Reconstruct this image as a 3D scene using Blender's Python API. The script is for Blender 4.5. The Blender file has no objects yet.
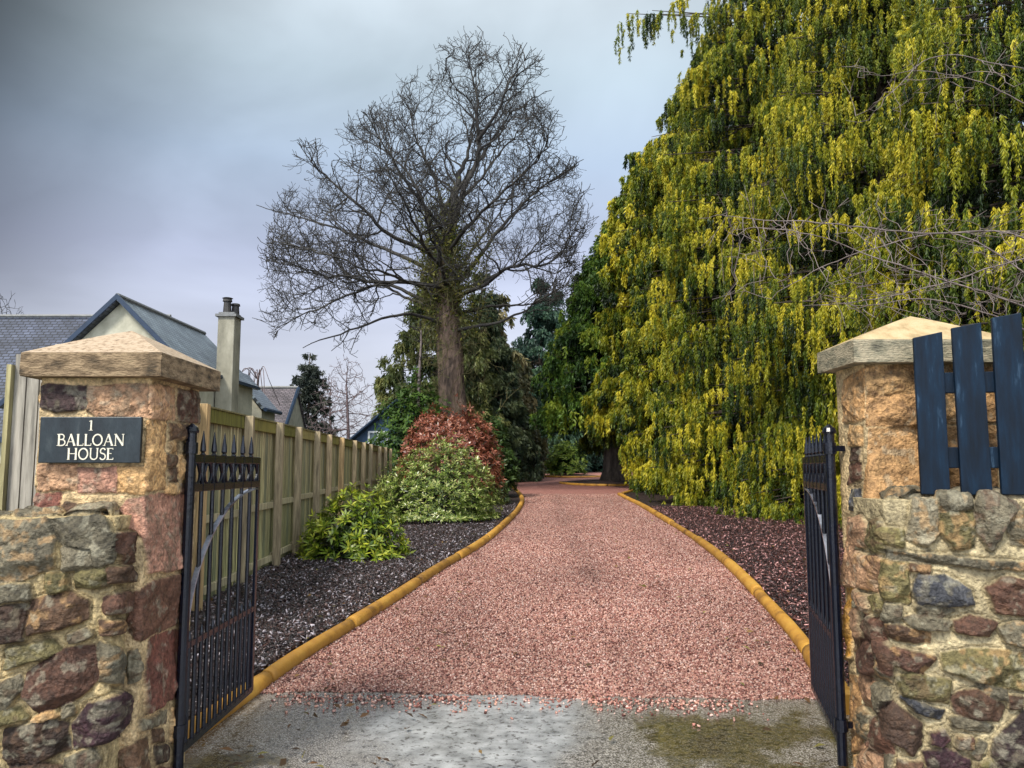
import bpy, math, random
import numpy as np
from mathutils import Vector
R = math.radians
rng = np.random.default_rng(7)
random.seed(7)
sc = bpy.context.scene
COL = sc.collection

# ------------------------------------------------------------------ helpers
PITCH = R(6.0); FPX = 800.0; CAMZ = 1.55
def ray(px, py):
    x = (px - 512) / FPX; y = -(py - 384) / FPX
    c, s = math.cos(PITCH), math.sin(PITCH)
    return np.array([x, c - y * s, s + y * c])
def at(px, py, Y):
    d = ray(px, py); return np.array([0, 0, CAMZ]) + d * (Y / d[1])
def T(x, y):
    x = np.asarray(x, float); y = np.asarray(y, float)
    t = np.clip(y - 5.5, 0, 62.0)
    return 0.02 * (t - 1.5 * (1 - np.exp(-t / 1.5)))
def ground(px, py, dz=0.0):
    d = ray(px, py); lo, hi = 2.0, 120.0
    for _ in range(60):
        m = (lo + hi) / 2; p = d * (m / d[1])
        if CAMZ + p[2] > T(p[0], m) + dz: lo = m
        else: hi = m
    p = d * (lo / d[1]); return np.array([p[0], lo])
def lin(r, g, b):
    f = lambda c: ((c / 255 + .055) / 1.055) ** 2.4 if c > 10 else c / 255 / 12.92
    return (f(r), f(g), f(b))
def setattrs(o, label=None, cat=None, group=None, kind=None):
    if label: o['label'] = label
    if cat: o['category'] = cat
    if group: o['group'] = group
    if kind: o['kind'] = kind
    return o
def empty(name, loc, label, cat, group=None, rz=0):
    o = bpy.data.objects.new(name, None); COL.objects.link(o)
    o.location = loc; o.rotation_euler = (0, 0, rz); o.empty_display_size = .2
    return setattrs(o, label, cat, group)
def obj(name, V, F, m, parent=None, col=None, smooth=False, local=False, uv=None, bevel=0):
    V = np.asarray(V, float)
    if not local:
        q_ = parent
        while q_ is not None: V = V - np.array(q_.location); q_ = q_.parent
    me = bpy.data.meshes.new(name)
    if isinstance(F, np.ndarray):
        k = F.shape[1]; n = len(F)
        me.vertices.add(len(V)); me.vertices.foreach_set('co', V.astype(np.float32).ravel())
        me.loops.add(n * k); me.loops.foreach_set('vertex_index', F.astype(np.int32).ravel())
        me.polygons.add(n); me.polygons.foreach_set('loop_start', np.arange(0, n * k, k, dtype=np.int32))
        me.update(calc_edges=True)
    else:
        me.from_pydata([tuple(v) for v in V], [], F); me.update()
    if smooth: me.polygons.foreach_set('use_smooth', np.ones(len(me.polygons), bool))
    if col is not None:
        a = me.color_attributes.new('Col', 'FLOAT_COLOR', 'POINT')
        c = np.ones((len(V), 4), np.float32); c[:, :3] = col
        a.data.foreach_set('color', c.ravel())
    if uv is not None:
        l = me.uv_layers.new(name='UVMap')
        li = np.zeros(len(me.loops), np.int32); me.loops.foreach_get('vertex_index', li)
        l.data.foreach_set('uv', np.asarray(uv, np.float32)[li].ravel())
    me.materials.append(m)
    o = bpy.data.objects.new(name, me); COL.objects.link(o)
    if parent is not None: o.parent = parent
    if bevel:
        b = o.modifiers.new('bevel', 'BEVEL'); b.width = bevel; b.segments = 2; b.limit_method = 'ANGLE'
    return o
class MB:
    def __init__(s): s.v = []; s.f = []
    def box(s, c, sz, rz=0, jit=0, rx=0, ry=0):
        n = len(s.v); hx, hy, hz = sz[0] / 2, sz[1] / 2, sz[2] / 2
        ca, sa = math.cos(rz), math.sin(rz)
        for z in (-hz, hz):
            for x, y in ((-hx, -hy), (hx, -hy), (hx, hy), (-hx, hy)):
                xx, zz, yy = x, z, y
                if rx: yy, zz = yy * math.cos(rx) - zz * math.sin(rx), yy * math.sin(rx) + zz * math.cos(rx)
                if ry: xx, zz = xx * math.cos(ry) + zz * math.sin(ry), -xx * math.sin(ry) + zz * math.cos(ry)
                j = [random.uniform(-jit, jit) for _ in range(3)]
                s.v.append((c[0] + xx * ca - yy * sa + j[0], c[1] + xx * sa + yy * ca + j[1], c[2] + zz + j[2]))
        s.f += [[n + i for i in q] for q in ((0, 3, 2, 1), (4, 5, 6, 7), (0, 1, 5, 4), (1, 2, 6, 5), (2, 3, 7, 6), (3, 0, 4, 7))]
        return s
    def add(s, V, F):
        n = len(s.v); s.v += [tuple(v) for v in V]; s.f += [[n + int(i) for i in q] for q in F]; return s
    def prism(s, poly, z0, z1, plane=None):
        n = len(s.v); k = len(poly)
        s.v += [(p[0], p[1], z0) for p in poly] + [(p[0], p[1], z1) for p in poly]
        s.f += [[n + i for i in range(k)][::-1], [n + k + i for i in range(k)]]
        s.f += [[n + i, n + (i + 1) % k, n + k + (i + 1) % k, n + k + i] for i in range(k)]
        return s
    def build(s, name, m, parent=None, **k): return obj(name, s.v, s.f, m, parent, **k)
def ptube(pts, rad, n=8, caps=True):
    pts = np.asarray(pts, float); k = len(pts)
    rad = np.full(k, rad) if np.isscalar(rad) else np.asarray(rad, float)
    t = np.gradient(pts, axis=0); t /= np.linalg.norm(t, axis=1)[:, None] + 1e-9
    a = np.cross(t[0], [0, 0, 1.0]);
    if np.linalg.norm(a) < .1: a = np.cross(t[0], [1.0, 0, 0])
    V = []
    for i in range(k):
        a = a - t[i] * np.dot(a, t[i]); a /= np.linalg.norm(a) + 1e-9; b = np.cross(t[i], a)
        for j in range(n):
            w = 2 * math.pi * j / n
            V.append(pts[i] + rad[i] * (a * math.cos(w) + b * math.sin(w)))
    F = [[i * n + j, i * n + (j + 1) % n, (i + 1) * n + (j + 1) % n, (i + 1) * n + j] for i in range(k - 1) for j in range(n)]
    if caps: F += [list(range(n))[::-1], [(k - 1) * n + j for j in range(n)]]
    return np.array(V), F
def norm(a): return a / (np.linalg.norm(a, axis=-1, keepdims=True) + 1e-9)
def tubes(P0, P1, R0, R1, n=4):
    P0 = np.asarray(P0, float); P1 = np.asarray(P1, float); d = norm(P1 - P0)
    ref = np.where(np.abs(d[:, 2:3]) < .8, np.array([[0, 0, 1.0]]), np.array([[1.0, 0, 0]]))
    a = norm(np.cross(d, ref)); b = np.cross(d, a)
    w = np.arange(n) * 2 * math.pi / n
    ring = a[:, None, :] * np.cos(w)[None, :, None] + b[:, None, :] * np.sin(w)[None, :, None]
    A = P0[:, None, :] + ring * np.asarray(R0)[:, None, None]; B = P1[:, None, :] + ring * np.asarray(R1)[:, None, None]
    V = np.concatenate([A, B], 1).reshape(-1, 3)
    j = np.arange(n); q = np.stack([j, (j + 1) % n, n + (j + 1) % n, n + j], 1)
    F = (np.arange(len(P0)) * 2 * n)[:, None, None] + q[None]
    return V, F.reshape(-1, 4)
def leaves(P, D, L, W, C, fold=.25, Nn=None):
    """one folded diamond leaf per row"""
    n = len(P); D = norm(D)
    if Nn is None: Nn = rng.normal(size=(n, 3))
    S = norm(np.cross(D, Nn)); U = np.cross(S, D)
    L = np.broadcast_to(L, n)[:, None]; W = np.broadcast_to(W, n)[:, None]
    mid = P + D * L * .45
    V = np.stack([P, mid + S * W * .5 + U * W * fold, P + D * L, mid - S * W * .5 + U * W * fold], 1).reshape(-1, 3)
    F = np.arange(n * 4).reshape(n, 4)
    return V, F, np.repeat(C, 4, axis=0)

# value noise
def vnoise(u, v, seed=0):
    u = np.asarray(u); v = np.asarray(v); i = np.floor(u).astype(np.int64); j = np.floor(v).astype(np.int64)
    f = u - i; g = v - j; f = f * f * (3 - 2 * f); g = g * g * (3 - 2 * g)
    def h(a, b):
        x = (a * 374761393 + b * 668265263 + seed * 974634777) & 0x7fffffff
        x = ((x ^ (x >> 13)) * 1274126177) & 0x7fffffff
        x = x ^ (x >> 16); return (x & 0xffff) / 65535.0
    return (h(i, j) * (1 - f) + h(i + 1, j) * f) * (1 - g) + (h(i, j + 1) * (1 - f) + h(i + 1, j + 1) * f) * g
def fbm(u, v, seed=0, o=4):
    s = 0; a = .5
    for k in range(o): s = s + a * vnoise(u * 2 ** k, v * 2 ** k, seed + k); a *= .5
    return s / (1 - .5 ** o)

# ------------------------------------------------------------------ materials
def mat(name, stops=None, scale=5.0, rough=.85, bump=.3, bscale=None, stretch=(1, 1, 1), attr=False, var=.35,
        detail=6, spec=.4, metal=0, transl=0, bdist=.02, rough2=None):
    m = bpy.data.materials.new(name); m.use_nodes = True
    nt = m.node_tree; N = nt.nodes; L = nt.links; b = N['Principled BSDF']; out = N['Material Output']
    b.inputs['Roughness'].default_value = rough; b.inputs['Specular IOR Level'].default_value = spec
    b.inputs['Metallic'].default_value = metal
    tc = N.new('ShaderNodeTexCoord'); mp = N.new('ShaderNodeMapping'); mp.inputs['Scale'].default_value = stretch
    L.new(tc.outputs['Object'], mp.inputs['Vector'])
    nz = N.new('ShaderNodeTexNoise'); nz.inputs['Scale'].default_value = scale; nz.inputs['Detail'].default_value = detail
    nz.inputs['Roughness'].default_value = .65
    L.new(mp.outputs[0], nz.inputs['Vector'])
    cout = None
    if stops:
        cr = N.new('ShaderNodeValToRGB'); e = cr.color_ramp.elements
        while len(e) < len(stops): e.new(.5)
        for k, (p, c) in enumerate(stops): e[k].position = p; e[k].color = (*c, 1)
        L.new(nz.outputs['Fac'], cr.inputs[0]); cout = cr.outputs[0]
    if attr:
        at_ = N.new('ShaderNodeAttribute'); at_.attribute_name = 'Col'
        mr = N.new('ShaderNodeMapRange'); mr.inputs[1].default_value = .25; mr.inputs[2].default_value = .75
        mr.inputs[3].default_value = 1 - var; mr.inputs[4].default_value = 1 + var
        L.new(nz.outputs['Fac'], mr.inputs[0])
        mx = N.new('ShaderNodeVectorMath'); mx.operation = 'SCALE'
        L.new(at_.outputs['Color'], mx.inputs[0]); L.new(mr.outputs[0], mx.inputs['Scale']); cout = mx.outputs[0]
    L.new(cout, b.inputs['Base Color'])
    if rough2 is not None:
        mr = N.new('ShaderNodeMapRange'); mr.inputs[1].default_value = .35; mr.inputs[2].default_value = .65
        mr.inputs[3].default_value = rough; mr.inputs[4].default_value = rough2
        L.new(nz.outputs['Fac'], mr.inputs[0]); L.new(mr.outputs[0], b.inputs['Roughness'])
    if bump:
        n2 = N.new('ShaderNodeTexNoise'); n2.inputs['Scale'].default_value = bscale or scale * 4; n2.inputs['Detail'].default_value = 8
        L.new(mp.outputs[0], n2.inputs['Vector'])
        bp = N.new('ShaderNodeBump'); bp.inputs['Strength'].default_value = bump; bp.inputs['Distance'].default_value = bdist
        L.new(n2.outputs['Fac'], bp.inputs['Height']); L.new(bp.outputs[0], b.inputs['Normal'])
    if transl:
        tr = N.new('ShaderNodeBsdfTranslucent'); L.new(cout, tr.inputs['Color'])
        ms = N.new('ShaderNodeMixShader'); ms.inputs[0].default_value = transl
        L.new(b.outputs[0], ms.inputs[1]); L.new(tr.outputs[0], ms.inputs[2]); L.new(ms.outputs[0], out.inputs['Surface'])
    m['b'] = b.name
    return m
M = {}
M['stone'] = mat('rubble stone', attr=True, scale=45, var=.75, rough=.7, bump=1.0, bscale=70, bdist=.016, spec=.35)
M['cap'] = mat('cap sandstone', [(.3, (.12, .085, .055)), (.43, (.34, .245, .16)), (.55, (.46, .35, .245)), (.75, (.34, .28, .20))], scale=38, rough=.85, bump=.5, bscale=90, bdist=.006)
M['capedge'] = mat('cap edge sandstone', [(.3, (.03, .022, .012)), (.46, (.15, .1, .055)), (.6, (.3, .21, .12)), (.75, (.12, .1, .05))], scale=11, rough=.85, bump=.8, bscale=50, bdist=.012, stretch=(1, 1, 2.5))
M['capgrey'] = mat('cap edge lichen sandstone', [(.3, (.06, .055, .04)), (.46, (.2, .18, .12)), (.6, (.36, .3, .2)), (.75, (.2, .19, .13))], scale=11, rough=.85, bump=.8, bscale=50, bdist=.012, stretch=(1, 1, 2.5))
M['captan'] = mat('cap tan sandstone', [(.3, (.25, .17, .08)), (.5, (.44, .32, .17)), (.7, (.52, .4, .24))], scale=9, rough=.85, bump=.4, bscale=90, bdist=.006)
M['slate_sign'] = mat('sign slate', [(.35, (.006, .010, .012)), (.6, (.014, .022, .026)), (.8, (.05, .06, .06))], scale=16, rough=.35, bump=.1, stretch=(1, 1, .4))
M['letter'] = mat('letter paint', [(.3, (.6, .55, .42)), (.7, (.78, .72, .58))], scale=60, rough=.6, bump=0)
M['iron'] = mat('black iron paint', [(.3, (.0015, .002, .005)), (.7, (.005, .007, .016))], scale=25, rough=.27, bump=.3, bscale=60, spec=.45, bdist=.004)
M['braceshine'] = mat('brace with painted shine', [(.42, (.012, .014, .022)), (.56, (.24, .25, .29))], scale=2.6, rough=.16, bump=.2, spec=.7, bdist=.004)  # pale grey patches paint the sky's shine onto the dark bar
M['blue'] = mat('blue fence paint', [(.30, (.001, .004, .009)), (.5, (.0018, .009, .021)), (.62, (.0028, .015, .034)), (.74, (.04, .075, .12))], scale=7, rough=.5, spec=.2, bump=.35, bscale=40, stretch=(3, 3, .5), bdist=.004, rough2=.65)
M['board'] = mat('weathered board', attr=True, scale=9, var=.75, rough=.85, bump=.5, bscale=40, stretch=(3, 3, .25), bdist=.006)
M['log'] = mat('peeled log', [(.27, (.10, .04, .010)), (.38, (.36, .17, .028)), (.50, (.54, .26, .036)), (.64, (.60, .32, .05)), (.78, (.36, .19, .04))], scale=2.8, rough=.5, bump=.6, bscale=26, bdist=.012, rough2=.7)
M['concrete'] = None
M['gravel'] = mat('gravel bed', [(.3, (.17, .06, .047)), (.5, (.33, .14, .112)), (.7, (.48, .245, .2))], scale=26, rough=.7, bump=1, bscale=55, bdist=.03, detail=3)
M['chip'] = mat('red chippings', attr=True, scale=90, var=.25, rough=.5, bump=0, spec=.5)
M['mulch'] = mat('bark mulch base', [(.3, (.006, .003, .003)), (.55, (.03, .014, .011)), (.75, (.09, .05, .04))], scale=35, rough=.75, bump=1, bscale=40, bdist=.05, detail=4)
M['bark_chip'] = mat('bark chips', attr=True, scale=70, var=.35, rough=.42, bump=0, spec=.6)
M['soil'] = mat('soil and grass', [(.3, (.02, .022, .008)), (.5, (.035, .05, .014)), (.7, (.06, .075, .02))], scale=1.5, rough=.9, bump=.5, bscale=20)
M['leaf'] = mat('leaf', attr=True, scale=3, var=.25, rough=.5, bump=0, spec=.35, transl=.25)
M['gloss_leaf'] = mat('glossy leaf', attr=True, scale=3, var=.2, rough=.32, bump=0, spec=.5, transl=.15)
M['bark'] = mat('bark', [(.3, (.018, .013, .010)), (.5, (.06, .046, .034)), (.7, (.13, .10, .075))], scale=3.5, rough=.9, bump=.9, bscale=9, stretch=(1, 1, .3), bdist=.08)
M['mossbark'] = mat('mossy bark', [(.3, (.014, .010, .008)), (.45, (.075, .052, .038)), (.56, (.17, .115, .085)), (.68, (.06, .06, .022))], scale=2.6, rough=.9, bump=1, bscale=7, stretch=(1, 1, .35), bdist=.12)
M['twig'] = mat('dark twig', [(.35, (.018, .016, .016)), (.65, (.05, .045, .038))], scale=1.2, rough=.85, bump=0)
M['mosstwig'] = mat('mossy twig', [(.35, (.06, .06, .02)), (.65, (.16, .14, .055))], scale=1.2, rough=.85, bump=0)
M['paletwig'] = mat('pale twig', [(.35, (.10, .075, .065)), (.65, (.24, .19, .17))], scale=5, rough=.6, bump=0)
M['birchtwig'] = mat('birch twig', [(.35, (.10, .065, .07)), (.65, (.2, .15, .15))], scale=1.2, rough=.85, bump=0)
M['harl'] = mat('harled wall', [(.3, (.34, .32, .24)), (.6, (.5, .47, .36)), (.8, (.56, .53, .42))], scale=3, rough=.9, bump=.5, bscale=60, bdist=.01)
M['harlgrey'] = mat('weathered harling', [(.3, (.12, .11, .085)), (.5, (.26, .24, .18)), (.7, (.38, .35, .27))], scale=1.6, rough=.9, bump=.5, bscale=60, bdist=.01, stretch=(1, 1, .5))
M['fascia'] = mat('navy fascia paint', [(.3, (.010, .022, .045)), (.7, (.016, .035, .07))], scale=5, rough=.4, bump=0)
M['bluecabin'] = mat('blue cabin boards', [(.3, (.035, .07, .13)), (.7, (.06, .11, .19))], scale=4, rough=.6, bump=.3, stretch=(1, 1, 12))
M['white'] = mat('white frame paint', [(.3, (.7, .7, .68)), (.7, (.8, .8, .78))], scale=5, rough=.4, bump=0)
M['glass'] = mat('window glass', [(.3, (.10, .14, .17)), (.7, (.2, .25, .28))], scale=.7, rough=.08, bump=0, spec=.9)
M['pot'] = mat('dark clay pot', [(.3, (.02, .018, .018)), (.7, (.05, .045, .04))], scale=8, rough=.6, bump=.1)
M['lead'] = mat('lead grey', [(.3, (.10, .10, .10)), (.7, (.2, .2, .19))], scale=8, rough=.5, bump=.1)
def vary(m, lo, hi):
    nt = m.node_tree; N = nt.nodes; L = nt.links; b = N['Principled BSDF']; src = b.inputs['Base Color'].links[0].from_socket
    oi = N.new('ShaderNodeObjectInfo'); mr = N.new('ShaderNodeMapRange'); mr.inputs[3].default_value = lo; mr.inputs[4].default_value = hi
    L.new(oi.outputs['Random'], mr.inputs[0]); mx = N.new('ShaderNodeVectorMath'); mx.operation = 'SCALE'
    L.new(src, mx.inputs[0]); L.new(mr.outputs[0], mx.inputs['Scale']); L.new(mx.outputs[0], b.inputs['Base Color'])
vary(M['log'], .55, .95)
def slate(name, c1, c2, rough=.45):
    m = bpy.data.materials.new(name); m.use_nodes = True; nt = m.node_tree; N = nt.nodes; L = nt.links; b = N['Principled BSDF']
    uv = N.new('ShaderNodeUVMap'); br = N.new('ShaderNodeTexBrick')
    br.inputs['Scale'].default_value = 1; br.inputs['Brick Width'].default_value = .22; br.inputs['Row Height'].default_value = .13
    br.inputs['Mortar Size'].default_value = .018; br.inputs['Color1'].default_value = (*c1, 1); br.inputs['Color2'].default_value = (*c2, 1)
    br.inputs['Mortar'].default_value = (*[c * .25 for c in c1], 1); br.inputs['Mortar Smooth'].default_value = .2
    L.new(uv.outputs[0], br.inputs['Vector'])
    nz = N.new('ShaderNodeTexNoise'); nz.inputs['Scale'].default_value = 1.4; nz.inputs['Detail'].default_value = 6
    L.new(uv.outputs[0], nz.inputs['Vector'])
    mr = N.new('ShaderNodeMapRange'); mr.inputs[1].default_value = .3; mr.inputs[2].default_value = .7; mr.inputs[3].default_value = .6; mr.inputs[4].default_value = 1.5
    L.new(nz.outputs['Fac'], mr.inputs[0])
    mx = N.new('ShaderNodeVectorMath'); mx.operation = 'SCALE'; L.new(br.outputs['Color'], mx.inputs[0]); L.new(mr.outputs[0], mx.inputs['Scale'])
    L.new(mx.outputs[0], b.inputs['Base Color']); b.inputs['Roughness'].default_value = rough
    bp = N.new('ShaderNodeBump'); bp.inputs['Strength'].default_value = .6; bp.inputs['Distance'].default_value = .02
    L.new(br.outputs['Fac'], bp.inputs['Height']); bp.invert = True; L.new(bp.outputs[0], b.inputs['Normal'])
    return m
M['slate'] = slate('blue slate roof', (.035, .042, .066), (.06, .07, .105))
M['paleslate'] = slate('pale slate roof', (.12, .145, .165), (.19, .225, .245), .35)
M['brownslate'] = slate('brown slate roof', (.09, .075, .085), (.14, .115, .125), .6)
def concrete():
    m = bpy.data.materials.new('wet concrete'); m.use_nodes = True; nt = m.node_tree; N = nt.nodes; L = nt.links; b = N['Principled BSDF']
    tc = N.new('ShaderNodeTexCoord')
    def noise(s, d=6, r=.6):
        n = N.new('ShaderNodeTexNoise'); n.inputs['Scale'].default_value = s; n.inputs['Detail'].default_value = d; n.inputs['Roughness'].default_value = r
        L.new(tc.outputs['Object'], n.inputs['Vector']); return n.outputs['Fac']
    def ramp(f, st):
        r = N.new('ShaderNodeValToRGB'); e = r.color_ramp.elements
        while len(e) < len(st): e.new(.5)
        for k, (p, c) in enumerate(st): e[k].position = p; e[k].color = (*c, 1)
        L.new(f, r.inputs[0]); return r.outputs[0]
    def mixc(f, a, c):
        x = N.new('ShaderNodeMix'); x.data_type = 'RGBA'; L.new(f, x.inputs[0]); L.new(a, x.inputs[6]); L.new(c, x.inputs[7]); return x.outputs[2]
    base = ramp(noise(7), [(.3, (.15, .148, .142)), (.5, (.31, .307, .30)), (.7, (.45, .445, .435))])
    speck = ramp(noise(120, 3), [(.36, (.05, .036, .028)), (.5, (.15, .13, .11)), (.64, (.46, .42, .37))])
    at_ = N.new('ShaderNodeAttribute'); at_.attribute_name = 'Col'
    sp = N.new('ShaderNodeSeparateColor'); L.new(at_.outputs['Color'], sp.inputs[0])
    c = mixc(sp.outputs[0], base, speck)                # R: exposed aggregate
    moss = ramp(noise(26), [(.35, (.02, .018, .006)), (.55, (.075, .055, .014)), (.7, (.13, .10, .02))])
    c = mixc(sp.outputs[1], c, moss)                     # G: moss / silt
    grit = ramp(noise(22, 5, .7), [(.55, (1, 1, 1)), (.60, (.10, .07, .05))])
    mu = N.new('ShaderNodeMix'); mu.data_type = 'RGBA'; mu.blend_type = 'MULTIPLY'; mu.inputs[0].default_value = .7
    L.new(c, mu.inputs[6]); L.new(grit, mu.inputs[7]); c = mu.outputs[2]
    L.new(c, b.inputs['Base Color'])
    wet = N.new('ShaderNodeMapRange'); L.new(noise(3.2, 5), wet.inputs[0]); wet.inputs[1].default_value = .36; wet.inputs[2].default_value = .50
    wet.inputs[3].default_value = .30; wet.inputs[4].default_value = .07
    pm = N.new('ShaderNodeMix'); L.new(sp.outputs[2], pm.inputs[0]); L.new(wet.outputs[0], pm.inputs[2]); pm.inputs[3].default_value = .05
    L.new(pm.outputs[0], b.inputs['Roughness'])          # B: standing water
    b.inputs['Specular IOR Level'].default_value = .75
    bp = N.new('ShaderNodeBump'); bp.inputs['Distance'].default_value = .008
    sb = N.new('ShaderNodeMath'); sb.operation = 'MULTIPLY_ADD'; L.new(sp.outputs[2], sb.inputs[0]); sb.inputs[1].default_value = -.3; sb.inputs[2].default_value = .32
    L.new(sb.outputs[0], bp.inputs['Strength']); L.new(noise(80, 6), bp.inputs['Height']); L.new(bp.outputs[0], b.inputs['Normal'])
    return m
M['concrete'] = concrete()

# ------------------------------------------------------------------ world, sun, camera
w = bpy.data.worlds.new('World'); sc.world = w; w.use_nodes = True
def world():
    nt = w.node_tree; N = nt.nodes; L = nt.links; bg = N['Background']
    SUN_EL, SUN_AZ = R(48), R(215)
    sky = N.new('ShaderNodeTexSky'); sky.sky_type = 'NISHITA'; sky.sun_disc = False; sky.sun_elevation = SUN_EL; sky.sun_rotation = SUN_AZ
    sky.air_density = 1.2; sky.dust_density = 3
    tc = N.new('ShaderNodeTexCoord'); sx = N.new('ShaderNodeSeparateXYZ'); L.new(tc.outputs['Generated'], sx.inputs[0])
    mp = N.new('ShaderNodeMapping'); mp.inputs['Scale'].default_value = (1.6, 1.6, 4.2); mp.inputs['Location'].default_value = (2.1, .4, .3); L.new(tc.outputs['Generated'], mp.inputs[0])
    nz = N.new('ShaderNodeTexNoise'); nz.inputs['Scale'].default_value = 1.0; nz.inputs['Detail'].default_value = 5; nz.inputs['Roughness'].default_value = .5
    nz.inputs['Distortion'].default_value = .6
    L.new(mp.outputs[0], nz.inputs['Vector'])
    def mth(op, a, b_, c=None):
        n = N.new('ShaderNodeMath'); n.operation = op
        for k, v in enumerate((a, b_, c)):
            if v is None: continue
            if isinstance(v, (int, float)): n.inputs[k].default_value = v
            else: L.new(v, n.inputs[k])
        return n.outputs[0]
    # cloud deck: lavender low down, blue-grey above, a dark bank in the upper left, bright near the right and at the zenith
    cr = N.new('ShaderNodeValToRGB'); e = cr.color_ramp.elements
    st = [(0.0, (.76, .79, .86)), (.12, (.68, .72, .84)), (.25, (.58, .645, .85)), (.36, (.54, .67, .86)), (.45, (.60, .73, .84)), (.55, (.70, .79, .86)), (1.0, (.95, 1.0, 1.0))]
    while len(e) < len(st): e.new(.5)
    for k, (p, c) in enumerate(st): e[k].position = p; e[k].color = (*c, 1)
    zz = mth('MAXIMUM', sx.outputs[2], 0.0); L.new(zz, cr.inputs[0])
    # bank factor
    bk = N.new('ShaderNodeMapRange'); bk.interpolation_type = 'SMOOTHSTEP'
    L.new(mth('ADD', mth('MULTIPLY', sx.outputs[0], -1.0), mth('MULTIPLY', sx.outputs[2], .6)), bk.inputs[0])
    bk.inputs[1].default_value = .52; bk.inputs[2].default_value = .84; bk.inputs[3].default_value = 1.0; bk.inputs[4].default_value = .06
    # unseen sky behind the camera, brightened to raise the scene's light
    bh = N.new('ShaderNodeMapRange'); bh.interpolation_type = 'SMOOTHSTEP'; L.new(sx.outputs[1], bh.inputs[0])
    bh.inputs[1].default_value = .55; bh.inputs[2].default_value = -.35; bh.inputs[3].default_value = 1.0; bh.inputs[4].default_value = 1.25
    bt = N.new('ShaderNodeMapRange'); L.new(nz.outputs['Fac'], bt.inputs[0]); bt.inputs[1].default_value = .3; bt.inputs[2].default_value = .7
    bt.inputs[3].default_value = .84; bt.inputs[4].default_value = 1.36
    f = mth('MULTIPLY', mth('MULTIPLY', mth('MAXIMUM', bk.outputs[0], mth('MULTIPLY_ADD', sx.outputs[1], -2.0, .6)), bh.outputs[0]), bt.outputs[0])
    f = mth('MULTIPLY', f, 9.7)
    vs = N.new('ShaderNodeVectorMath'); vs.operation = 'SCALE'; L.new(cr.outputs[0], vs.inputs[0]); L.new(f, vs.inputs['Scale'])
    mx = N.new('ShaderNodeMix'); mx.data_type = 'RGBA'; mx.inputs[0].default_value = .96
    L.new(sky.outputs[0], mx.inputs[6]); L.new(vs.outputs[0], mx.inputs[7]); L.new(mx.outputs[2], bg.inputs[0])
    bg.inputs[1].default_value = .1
    sl = bpy.data.lights.new('sun', 'SUN'); sl.energy = 4.2; sl.angle = R(12); sl.color = (1, .95, .86)
    so = bpy.data.objects.new('sun', sl); COL.objects.link(so)
    # light comes from behind and left of the camera
    d = Vector((math.sin(SUN_AZ) * math.cos(SUN_EL), math.cos(SUN_AZ) * math.cos(SUN_EL), math.sin(SUN_EL)))
    so.rotation_euler = d.to_track_quat('Z', 'Y').to_euler(); so.location = d * 60
world()
cd = bpy.data.cameras.new('camera'); cam = bpy.data.objects.new('camera', cd); COL.objects.link(cam)
cam.location = (0, 0, CAMZ); cam.rotation_euler = (R(90) + PITCH, 0, 0)
cd.sensor_width = 36; cd.lens = FPX / 1024 * 36; cd.clip_end = 2000; cd.clip_start = .05; sc.camera = cam
sc.view_settings.view_transform = 'Standard'; sc.view_settings.look = 'None'; sc.view_settings.exposure = 0.0
sc.view_settings.gamma = 1; sc.view_settings.use_curve_mapping = False
sc.render.engine = 'CYCLES'
cy = sc.cycles; cy.use_denoising = True; cy.max_bounces = 6; cy.diffuse_bounces = 3; cy.glossy_bounces = 3; cy.transparent_max_bounces = 4
cy.use_adaptive_sampling = True; cy.adaptive_threshold = .02

# ------------------------------------------------------------------ ground
def grid_strip(ys, xl, xr, nx, dz, wob=0, seed=1):
    V = []; t = np.linspace(0, 1, nx)
    ys = np.asarray(ys); X = xl[:, None] * (1 - t) + xr[:, None] * t; Y = np.repeat(ys[:, None], nx, 1)
    Z = T(X, Y) + dz + wob * (fbm(X * 1.3, Y * 1.3, seed) - .5)
    V = np.stack([X, Y, Z], -1).reshape(-1, 3)
    i = np.arange(len(ys) - 1)[:, None]; j = np.arange(nx - 1)[None]
    F = np.stack([i * nx + j, i * nx + j + 1, (i + 1) * nx + j + 1, (i + 1) * nx + j], -1).reshape(-1, 4)
    return V, F
ys = np.concatenate([np.linspace(-30, 5, 8), np.linspace(5.5, 70, 60), np.linspace(80, 900, 20)])
V, F = grid_strip(ys, np.full(len(ys), -500.0), np.full(len(ys), 500.0), 60, -.03)
setattrs(obj('ground', V, F, M['soil']), kind='structure')
# edges of the drive, read as world points
LL = [ground(*p) for p in ((258, 690), (300, 660), (345, 632), (400, 597), (440, 570), (480, 546), (505, 525), (518, 511), (522, 500), (516, 491), (506, 484))]
RL = [ground(*p) for p in ((850, 716), (806, 652), (775, 615), (728, 566), (692, 538), (660, 518), (640, 506), (619, 495.5))]
LL = [np.array([-1.86, 4.6])] + LL
def crom(pts, k=10):
    pts = [np.array(p, float) for p in pts]; P = [2 * pts[0] - pts[1]] + pts + [2 * pts[-1] - pts[-2]]; o = []
    for i in range(1, len(P) - 2):
        for t in np.linspace(0, 1, k, endpoint=False):
            a, b, c, d = P[i - 1:i + 3]
            o.append(.5 * (2 * b + (c - a) * t + (2 * a - 5 * b + 4 * c - d) * t * t + (3 * b - a - 3 * c + d) * t ** 3))
    o.append(P[-2]); return np.array(o)
LLs, RLs = crom(LL), crom(RL)
LX = lambda y: np.interp(y, np.r_[LLs[:, 1], 50, 58, 66], np.r_[LLs[:, 0], -1.0, -4, -7])
RB = [(5.6, 35.5), (7, 38), (9.5, 40), (15, 41)]
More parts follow.
